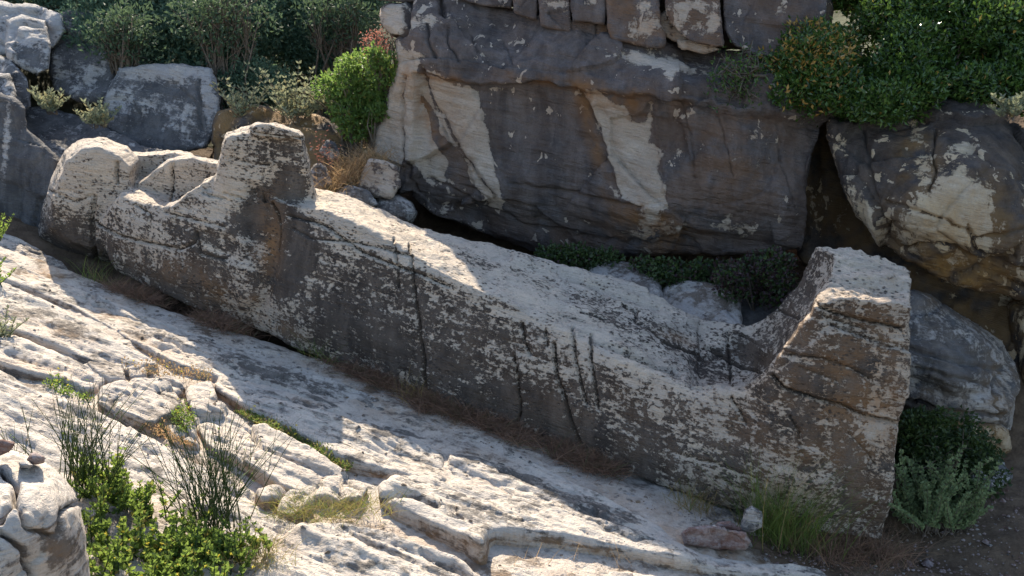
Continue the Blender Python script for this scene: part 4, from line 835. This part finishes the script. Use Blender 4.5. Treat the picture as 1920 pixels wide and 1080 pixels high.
def shrub(name, poly, Yr, label, cat='shrub', mat='mastic', nclump=60, per=420, rad=(.22, .42), L=.055, W=.022, dry=0.0, group=None, seed=1, up=0.35, root=None, ytop=0.0, trunk='stem', dryzone=None, squash=.8, nb=14):
    """a bush: clumps of leaves through its volume on branching stems; poly bounds it in the picture, Yr gives its distance range"""
    rng = np.random.default_rng(seed)
    c2 = in_poly(poly, nclump, rng); y = rng.uniform(Yr[0], Yr[1], nclump)
    p = np.asarray(poly, float); y = y + ytop * (p[:, 1].max() - c2[:, 1]) / 100.0
    C = at(c2[:, 0], c2[:, 1], y); r = rng.uniform(*rad, nclump)
    pts = []; dirs = []; dr = []
    for i in range(nclump):
        k = int(per * (r[i] / np.mean(rad)) ** 2); d = unit(rng.normal(size=(k, 3)))
        lump = 1 + .35 * perlin(d * 2.2 + i * 3.1)
        rr = r[i] * lump * rng.uniform(.25, 1.0, k) ** .45
        q = C[i] + d * rr[:, None] * np.array([1.1, 1.0, squash]); pts.append(q); dirs.append(d * .45 + np.array([0, 0, up]) + rng.normal(size=(k, 3)) * .8)
        pr = dry if dryzone is None else dry + dryzone[3] * math.exp(-((c2[i, 0] - dryzone[0]) ** 2 + (c2[i, 1] - dryzone[1]) ** 2) / dryzone[2] ** 2)
        dr.append((rng.random(k) < pr).astype(float))
    e = empty(name, C.mean(0), label, cat, group)
    link('crown', leaf_mesh('crown', np.concatenate(pts), np.concatenate(dirs), L, W, dry=np.concatenate(dr), rng=rng), M[mat], e)
    if root is None:
        m = C.mean(0); root = np.array([m[0], m[1] + .1, min(C[:, 2].min() - .2, zground(m[0], m[1]))])
    root = np.asarray(root, float); paths = []
    for i in rng.permutation(nclump)[:nb]:
        a = root + rng.normal(size=3) * np.array([.12, .12, 0]); z = C[i]; m1 = a * .6 + z * .4 + rng.normal(size=3) * .12; m2 = a * .25 + z * .75 + rng.normal(size=3) * .08
        paths.append(([a, m1, m2, z], [.03, .022, .014, .006]))
        for _ in range(3):
            paths.append(([m2, m2 * .4 + z * .6 + rng.normal(size=3) * .1, z + unit(rng.normal(size=3)) * r[i] * .9], [.010, .007, .003]))
    link(trunk, tube_mesh(trunk, paths), M['bark'], e)
    return e

def leafy_stems(name, bases, label, cat='plant', mat='silver', H=(.3, .6), nst=14, spread=.35, leaf=(.06, .03), pairs=9, seed=1, dry=.05, group=None, whorl=False, lean=(0, 0, 0), stem_mat=None):
    """an herbaceous plant: stems with leaf pairs up their length"""
    rng = np.random.default_rng(seed); paths = []; C = []; D = []; S = []
    bases = np.atleast_2d(bases)
    for i in range(nst):
        b = bases[rng.integers(len(bases))] + rng.normal(size=3) * np.array([.05, .05, 0]); h = rng.uniform(*H)
        d = unit(np.array([rng.normal() * spread, rng.normal() * spread, 1.0]) + np.array(lean)); bend = rng.normal(size=3) * np.array([.08, .08, 0])
        ts = np.linspace(0, 1, 6); pts = b + d * h * ts[:, None] + bend * (ts ** 2)[:, None] * h * 2
        paths.append((pts, np.linspace(.006, .002, 6)))
        for k in range(pairs):
            t = .22 + .78 * (k + rng.random() * .5) / pairs; q = b + d * h * t + bend * t * t * h * 2; th0 = rng.random() * 6.28
            for j in range(4 if whorl else 3):
                th = th0 + j * 6.28 / (4 if whorl else 3) + rng.normal() * .3
                C.append(q); D.append([math.cos(th), math.sin(th), .5 + .5 * t]); S.append((1.1 - .45 * t))
    C = np.array(C); D = np.array(D); S = np.array(S)
    e = empty(name, bases[0], label, cat, group)
    link('leaves', leaf_mesh('leaves', C, D, leaf[0] * S, leaf[1] * S, dry=dry, rng=rng), M[mat], e)
    link('stems', tube_mesh('stems', paths, 4), M[stem_mat or 'bark'], e)
    return e

def tuft(name, base, label, n=120, H=(.2, .45), spread=.5, width=.006, rad=.1, mat='grass', dry=.3, bend=(.1, .5), seed=1, group=None, cat='grass', kind=None, segs=4, snap=False):
    rng = np.random.default_rng(seed); base = np.atleast_2d(base)
    B = base[rng.integers(len(base), size=n)] + rng.normal(size=(n, 3)) * np.array([rad, rad, 0.005])
    if snap: B[:, 2] = zground(B[:, 0], B[:, 1]) + .01
    D = rng.normal(size=(n, 3)) * np.array([spread, spread, 0]) + np.array([0, 0, 1.0])
    me = ribbons(name, B, D, rng.uniform(*H, n), rng.uniform(.6, 1.2, n) * width, rng.uniform(*bend, n), segs, dry, rng)
    return link(name, me, M[mat], None, label, cat, group, kind)

# ------------------------------------------------------------------ plants behind
shrub('shrub', [(150, -60), (320, -70), (330, 60), (300, 118), (215, 110), (160, 90)], (16.6, 17.6), 'dense dark green shrub above the square streaked boulder', mat='far_leaf', nclump=90, per=330, rad=(.22, .5), L=.085, W=.036, dry=.06, seed=3, group='dark shrubs on the upper left slope', ytop=.5)
shrub('shrub', [(310, -70), (480, -70), (495, 40), (480, 100), (420, 130), (330, 110)], (16.4, 17.4), 'dark green shrub in the middle of the upper left thicket', mat='far_leaf', nclump=90, per=330, rad=(.22, .5), L=.085, W=.036, dry=.08, seed=4, group='dark shrubs on the upper left slope', ytop=.5)
shrub('shrub', [(480, -70), (725, -70), (715, 20), (690, 90), (600, 120), (520, 110), (490, 60)], (17.2, 18.4), 'dark bluish green shrub left of the cliff top', mat='far_leaf', nclump=95, per=330, rad=(.25, .55), L=.085, W=.036, dry=.04, seed=5, group='dark shrubs on the upper left slope', ytop=.5)
shrub('shrub', [(-40, -70), (150, -70), (160, 20), (90, 15), (-40, 0)], (18.2, 19.2), 'dark shrub above the boulders in the top left corner', mat='far_leaf', nclump=40, per=420, rad=(.35, .55), L=.07, W=.03, seed=6, group='dark shrubs on the upper left slope')
shrub('shrub', [(420, 140), (500, 120), (540, 170), (520, 230), (430, 235), (415, 190)], (16.0, 16.6), 'shaded green shrub behind the silver leaved plant', mat='far_leaf', nclump=40, per=420, rad=(.2, .35), L=.06, W=.028, seed=8, group='dark shrubs on the upper left slope')
shrub('shrub', [(612, 150), (650, 112), (705, 95), (735, 115), (735, 160), (715, 195), (695, 250), (660, 255), (640, 215), (610, 190)], (14.1, 14.7), 'bright green sunlit shrub at the left end of the cliff', mat='bright_leaf', nclump=70, per=95, rad=(.07, .22), L=.066, W=.038, dry=.05, seed=9)
shrub('shrub', [(690, 70), (730, 60), (745, 85), (740, 110), (700, 110)], (14.3, 14.6), 'reddish leafless looking twigs above the bright green shrub', mat='redtwig', nclump=16, per=40, rad=(.1, .2), L=.04, W=.014, seed=10, nb=14)
def sp(px, py, Y): return at(px, py, Y - (.7 if px > 400 and px < 1000 else .3))
for k, (x, y, Y, H, n, lab) in enumerate(((555, 232, 15.6, (.5, .95), 26, 'tall silver leaved plant left of the bright green shrub'), (462, 240, 15.5, (.45, .8), 18, 'silver leaved plant hanging beside the square boulder'),
                                          (605, 215, 15.5, (.3, .6), 12, 'pale yellowish plant touching the bright green shrub'), (185, 240, 15.0, (.25, .45), 14, 'small silver plant at the left corner of the square boulder'), (98, 215, 15.4, (.25, .45), 12, 'small silver plant between the left edge boulders'))):
    leafy_stems('silver_plant', sp(x, y, Y), lab, H=H, nst=n, spread=.45, leaf=(.10, .045), pairs=8, seed=20 + k, dry=.12, group='silver leaved plants')
for k, (poly, Y, lab) in enumerate((([(350, 0), (470, -20), (490, 60), (440, 105), (370, 90)], (15.9, 16.2), 'lighter sunlit sprays on the front of the upper left thicket'), ([(560, 0), (680, -10), (690, 60), (600, 70)], (16.7, 17.0), 'pale green sprays high up left of the cliff top'), ([(180, 40), (260, 20), (270, 90), (200, 100)], (15.9, 16.2), 'loose lighter twigs above the square boulder'))):
    shrub('shrub', poly, Y, lab, mat='light_leaf', nclump=44, per=30, rad=(.15, .4), L=.085, W=.036, seed=130 + k, group='light sprays in the upper left thicket', nb=24)
# big bush on the right
shrub('bush', [(1452, 112), (1485, 75), (1520, 40), (1590, -60), (1960, -70), (2060, 40), (2060, 200), (1960, 215), (1900, 175), (1830, 165), (1760, 170), (1700, 180), (1660, 225), (1600, 205), (1540, 190), (1470, 180), (1445, 150)], (12.0, 13.0), 'big dark evergreen bush overhanging the right cliff', cat='bush', mat='mastic', nclump=170, per=620, rad=(.14, .42), L=.072, W=.032, dry=.01, dryzone=(1520, 90, 70, .35), seed=12, ytop=.55, root=at(1760, 190, 13.4), nb=40)
shrub('bush', [(1340, 120), (1400, 90), (1420, 190), (1350, 200)], (12.5, 12.8), 'sparse dark twigs hanging left of the big bush', cat='bush', mat='mastic', nclump=22, per=32, rad=(.12, .25), L=.05, W=.022, seed=13, root=at(1440, 140, 13.1), nb=16)
shrub('bush', [(1880, -70), (2060, -70), (2060, 30), (1900, 25)], (16, 17), 'pale hazy foliage at the top right corner', cat='bush', mat='silver', nclump=30, per=300, rad=(.3, .5), L=.07, W=.03, seed=14)
leafy_stems('silver_plant', sp(1895, 225, 12.0), 'small grey green plant on the right cliff top at the edge', H=(.2, .4), nst=14, spread=.6, leaf=(.08, .04), seed=31, group='silver leaved plants')

# creepers under the cliff
for k, (poly, Y, lab, dr) in enumerate((([(1010, 470), (1120, 478), (1150, 490), (1060, 505)], (12.0, 12.5), 'low creeper in the dark gap below the cliff', .1), ([(1190, 490), (1330, 500), (1350, 530), (1240, 545)], (11.6, 12.1), 'green trailing creeper over the pale rocks', .15), ([(1340, 500), (1500, 470), (1500, 560), (1440, 580), (1360, 550)], (11.1, 11.8), 'purple tinged creeper beside the raised instep', .5))):
    shrub('creeper', poly, Y, lab, cat='plant', mat='creeper', nclump=34, per=120, rad=(.08, .17), L=.05, W=.035, dry=dr, seed=40 + k, group='creepers under the cliff', nb=8)

# dry grass slope behind the stump
def ground_pts(pxs, h=-0.06): return on_plane(np.array([p[0] for p in pxs]), np.array([p[1] for p in pxs]), h)
tuft('dry_grass', at(np.linspace(600, 700, 12), np.linspace(372, 300, 12), np.linspace(12.95, 13.5, 12)), 'tan dry grass slope between the stump and the cliff', n=1700, H=(.12, .36), spread=.7, width=.008, rad=.13, mat='straw', dry=.10, seed=50)
leafy_stems('dry_weed', at([592, 612, 630], [330, 330, 345], 13.2), 'thin dry weeds standing just behind the stump', H=(.3, .65), nst=9, spread=.25, leaf=(.03, .012), pairs=8, mat='redtwig', seed=51)

# dead grass filling the trench
T = [(178, 530), (230, 548), (300, 575), (370, 600), (440, 625), (520, 650), (600, 672), (690, 712), (780, 752), (860, 785), (950, 818), (1040, 850), (1120, 885), (1200, 920), (1290, 955), (1360, 985)]
tp = ground_pts([(x_ - 3, y_ + 6) for x_, y_ in T], -0.10); tt = np.concatenate([tp + (np.roll(tp, -1, 0) - tp) * f for f in np.linspace(0, .95, 8)]) ; tt = tt[np.argsort(tt[:, 0])]; tt = tt[(tt[:, 0] > tp[0, 0] - .01) & (tt[:, 0] < tp[-1, 0])]
tt[:, 2] = zground(tt[:, 0], tt[:, 1]) + .0
keep = tt[np.abs(tt[:, 1] - np.interp(tt[:, 0], tp[:, 0], tp[:, 1])) < .3]
keep = keep[perlin(keep * np.array([1.3, 1.3, 0]) + 4.2) > -.12]
tuft('trench_grass', keep, 'brown dead grass filling the trench below the statue', n=17000, H=(.09, .26), spread=1.1, width=.0065, rad=.10, mat='brown', dry=.08, seed=52, kind='stuff', snap=True)
for k, (x, y, n, H, dr, lab) in enumerate(((190, 540, 90, (.15, .4), .4, 'green and straw tuft at the left end of the trench'), (605, 690, 70, (.15, .5), .1, 'small dark green tuft in the trench at the middle of the statue'), (780, 770, 50, (.2, .4), .9, 'thin straw stalks in the trench under the long crack'), (1300, 970, 160, (.15, .35), .8, 'brown tuft in the trench left of the reddish stones'))):
    tuft('grass_tuft', ground_pts([(x, y)], -.1), lab, n=n, H=H, spread=.4, rad=.1, mat='grass', dry=dr, seed=60 + k, group='grass tufts along the trench', snap=True)
# feet plants
tuft('grass_tuft', ground_pts([(1440, 1010), (1480, 1015), (1500, 1010)], -.05), 'tall green grass clump in front of the feet', n=620, H=(.35, 1.0), spread=.26, width=.007, rad=.12, mat='grass', dry=.12, seed=70, bend=(.1, .45), snap=True)
tuft('grass_tuft', ground_pts([(1520, 1025), (1570, 1030), (1620, 1030), (1660, 1025)], -.05), 'reddish dry grass at the base of the feet', n=1300, H=(.1, .42), spread=.6, width=.006, rad=.14, mat='brown', dry=.1, seed=71, snap=True)
leafy_stems('woolly_plant', ground_pts([(1720, 1000), (1760, 1005), (1790, 1000), (1740, 990)], -.05), 'pale green woolly plant with upright whorled stems right of the feet', H=(.4, .85), nst=64, spread=.36, leaf=(.055, .05), pairs=15, whorl=True, mat='woolly', seed=72, dry=.02)
shrub('shrub', [(1700, 790), (1760, 780), (1840, 830), (1850, 900), (1780, 930), (1700, 900)], (9.6, 10.2), 'dark green shaded shrub behind the woolly plant', mat='creeper', nclump=46, per=240, rad=(.12, .24), L=.05, W=.03, seed=73)

# ------------------------------------------------------------------ foreground plants
def broom(poly_base, label, seed, H, n, lean, h=.08):
    rng = np.random.default_rng(seed); B = ground_pts(poly_base, h); e = empty('broom_plant', B[0], label, 'plant', 'broom plants at the lower left')
    paths = []
    for i in range(n):
        b = B[rng.integers(len(B))] + rng.normal(size=3) * np.array([.07, .06, 0]); L = rng.uniform(*H); d = unit(np.array([rng.normal() * .28, rng.normal() * .22, 1.0]) + np.array(lean)); bd = np.array([d[0], d[1], 0]) * .5
        ts = np.linspace(0, 1, 6)[:, None]; paths.append((b + d * L * ts + bd * L * ts ** 2 * .6, np.linspace(.0046, .0018, 6)))
        for _ in range(2):
            t = rng.uniform(.25, .7); q = b + d * L * t; d2 = unit(d + rng.normal(size=3) * .3); l2 = L * rng.uniform(.25, .5)
            paths.append((q + d2 * l2 * np.linspace(0, 1, 4)[:, None], np.linspace(.0028, .0012, 4)))
    me = tube_mesh('stems', paths, 3); attr(me, 'var', np.random.default_rng(seed).random(len(me.vertices))); attr(me, 'dry', np.zeros(len(me.vertices))); link('stems', me, M['broom'], e)
    C = []; 
    for pts, r in paths[::2]: C.append(pts[rng.integers(1, len(pts))])
    C = np.array(C); link('leaves', leaf_mesh('leaves', C, rng.normal(size=(len(C), 3)) + [0, 0, 1], .025, .008, rng=rng), M['herb'], e)
broom([(140, 905), (165, 915), (190, 925)], 'spiky green broom plant beside the corner boulder', 80, (.4, .85), 48, (.05, 0, 0))
broom([(380, 985), (400, 990), (430, 985)], 'spiky green broom plant on the right of the lower left patch', 81, (.45, .9), 66, (.0, 0, 0))
broom([(40, 905), (60, 900)], 'few thin broom stems behind the corner boulder', 82, (.3, .6), 7, (-.05, 0, 0))
def herb_patch(poly, label, n, seed, h=.12, lift=.18, L=.034, W=.026, mat='herb', dry=.06, flowers=30, name='herb_patch', group=None):
    rng = np.random.default_rng(seed); c = in_poly(poly, n, rng); B = on_plane(c[:, 0], c[:, 1], h); B[:, 2] += rng.random(n) ** 1.3 * lift * np.clip(.8 + 1.6 * perlin(B * 2.6), .1, 1.6)
    e = empty(name, B.mean(0), label, 'plant', group)
    link('leaves', leaf_mesh('leaves', B, rng.normal(size=(n, 3)) + [0, 0, .7], L, W, dry=dry, rng=rng), M[mat], e)
    k = n // 12; g = B[:k] * 1.0; g[:, 2] -= .1
    link('stems', ribbons('stems', g, rng.normal(size=(k, 3)) * .35 + [0, 0, 1], .22, .004, .1, 3, rng=rng), M['broom'], e)
    if flowers:
        f = B[rng.integers(n, size=flowers)] + np.array([0, 0, .06]); F = np.repeat(f, 6, 0)
        link('flowers', kind='stuff', me=leaf_mesh('flowers', F, rng.normal(size=(len(F), 3)) + [0, 0, .3], .014, .010, rng=rng), mat=M['flower'], parent=e)
    return e
def herb_bases(poly, n, seed, h=.07):
    c = in_poly(poly, n, np.random.default_rng(seed)); return on_plane(c[:, 0], c[:, 1], h)
leafy_stems('weed_patch', herb_bases([(175, 985), (210, 940), (260, 950), (330, 990), (420, 1000), (480, 1025), (495, 1070), (470, 1140), (175, 1140)], 90, 90), 'bright leafy weeds with yellow flowers at the lower left', mat='herb', H=(.10, .30), nst=230, spread=.45, leaf=(.05, .040), pairs=6, seed=90, dry=.08, stem_mat='broom')
leafy_stems('weed_patch', herb_bases([(155, 905), (200, 890), (230, 920), (235, 970), (190, 990), (162, 950)], 25, 91), 'light green leaves at the foot of the left broom', mat='herb', H=(.10, .32), nst=60, spread=.4, leaf=(.045, .035), pairs=6, seed=91, dry=.06, stem_mat='broom')
fl = herb_bases([(200, 985), (420, 1000), (490, 1040), (470, 1120), (200, 1120)], 40, 92, .24); fl = np.repeat(fl, 6, 0)
link('yellow_flowers', leaf_mesh('yellow_flowers', fl, np.random.default_rng(3).normal(size=(len(fl), 3)) + [0, 0, .3], .015, .011), M['flower'], None, 'tiny yellow flower heads above the lower left weeds', 'flowers', None, 'stuff')
herb_patch([(440, 772), (470, 770), (540, 806), (600, 836), (665, 876), (650, 888), (580, 850), (500, 810)], 'strip of low weeds growing in the long crack', 1700, 92, h=.06, lift=.08, L=.026, W=.018, mat='grass', dry=.3, flowers=10)
herb_patch([(320, 790), (345, 770), (370, 800), (360, 815), (335, 812)], 'small green weeds around the upright triangular stone', 420, 93, h=.06, lift=.08, L=.024, W=.016, flowers=4)
herb_patch([(265, 800), (300, 792), (330, 815), (370, 830), (360, 840), (300, 822)], 'rusty dry weeds below the blocky rock', 500, 94, h=.05, lift=.05, L=.024, W=.012, mat='straw', flowers=0)
herb_patch([(80, 722), (110, 712), (140, 735), (180, 745), (170, 755), (110, 742)], 'green weeds inside the dark slot at the left', 260, 95, h=.02, lift=.08, L=.03, W=.02, flowers=4)
herb_patch([(225, 690), (290, 680), (330, 695), (400, 708), (395, 722), (300, 708)], 'dry weeds along the crack below the shelf', 420, 96, h=.06, lift=.08, L=.028, W=.014, mat='straw', dry=.4, flowers=4)
tuft('grass_tuft', ground_pts([(560, 965), (600, 970), (640, 968), (680, 960), (540, 955)], .05), 'green and orange dry grass in the pocket at the lower centre', n=700, H=(.08, .26), spread=.7, width=.005, rad=.10, mat='grass', dry=.6, seed=97)
tuft('grass_tuft', ground_pts([(470, 1050), (490, 1030), (500, 1060)], .12), 'orange dry grass at the right end of the lower left weeds', n=300, H=(.06, .2), spread=.7, width=.005, rad=.07, mat='grass', dry=.85, seed=98)
tuft('grass_tuft', ground_pts([(960, 1060), (1000, 1070), (1070, 1062), (1150, 1072)], -.05), 'thin dry stalks in the rectangular hollow', n=26, H=(.12, .32), spread=.35, width=.005, rad=.08, mat='straw', dry=0, seed=99)
for k, (x, y, Y, lab) in enumerate(((12, 500, 10.4, 'bright green leafy sprig at the left edge'), (8, 420, 11.2, 'small green sprig above it at the left edge by the dark boulder'), (18, 610, 9.6, 'pale silver herb on the slabs at the left edge'))):
    leafy_stems('sprig', at(x - 20, y + 35, Y), lab, mat='silver' if k == 2 else 'herb', H=(.2, .4), nst=10, spread=.5, leaf=(.05, .025), seed=110 + k, stem_mat='broom')

# gravel on the shaded ground at the lower right
def gravel():
    rng = np.random.default_rng(5); n = 700; c = in_poly([(1420, 1030), (1700, 1020), (1880, 920), (2000, 930), (2000, 1120), (1450, 1120)], n, rng)
    B = on_plane(c[:, 0], c[:, 1], -.1); B[:, 2] = zground(B[:, 0], B[:, 1]) + .005
    ph = np.array([[1, 0, 0], [0, 1, 0], [-1, 0, 0], [0, -1, 0], [0, 0, .7], [0, 0, -.7]]); F = np.array([[0, 1, 4], [1, 2, 4], [2, 3, 4], [3, 0, 4], [1, 0, 5], [2, 1, 5], [3, 2, 5], [0, 3, 5]])
    s = rng.uniform(.006, .022, (n, 1, 1)) * (1 + 2 * (rng.random((n, 1, 1)) > .96)); V = B[:, None] + ph[None] * s * rng.uniform(.6, 1.3, (n, 6, 1)); V = V.reshape(-1, 3)
    T_ = (np.arange(n)[:, None, None] * 6 + F[None]).reshape(-1, 3); me = mesh_from('gravel', V, None, T_, smooth=False); attr(me, 'dark', np.zeros(len(V))); attr(me, 'tan', np.zeros(len(V)))
    link('gravel', me, M['reddish'], kind='stuff', label='loose gravel on the shaded ground at the lower right', cat='gravel')
gravel()
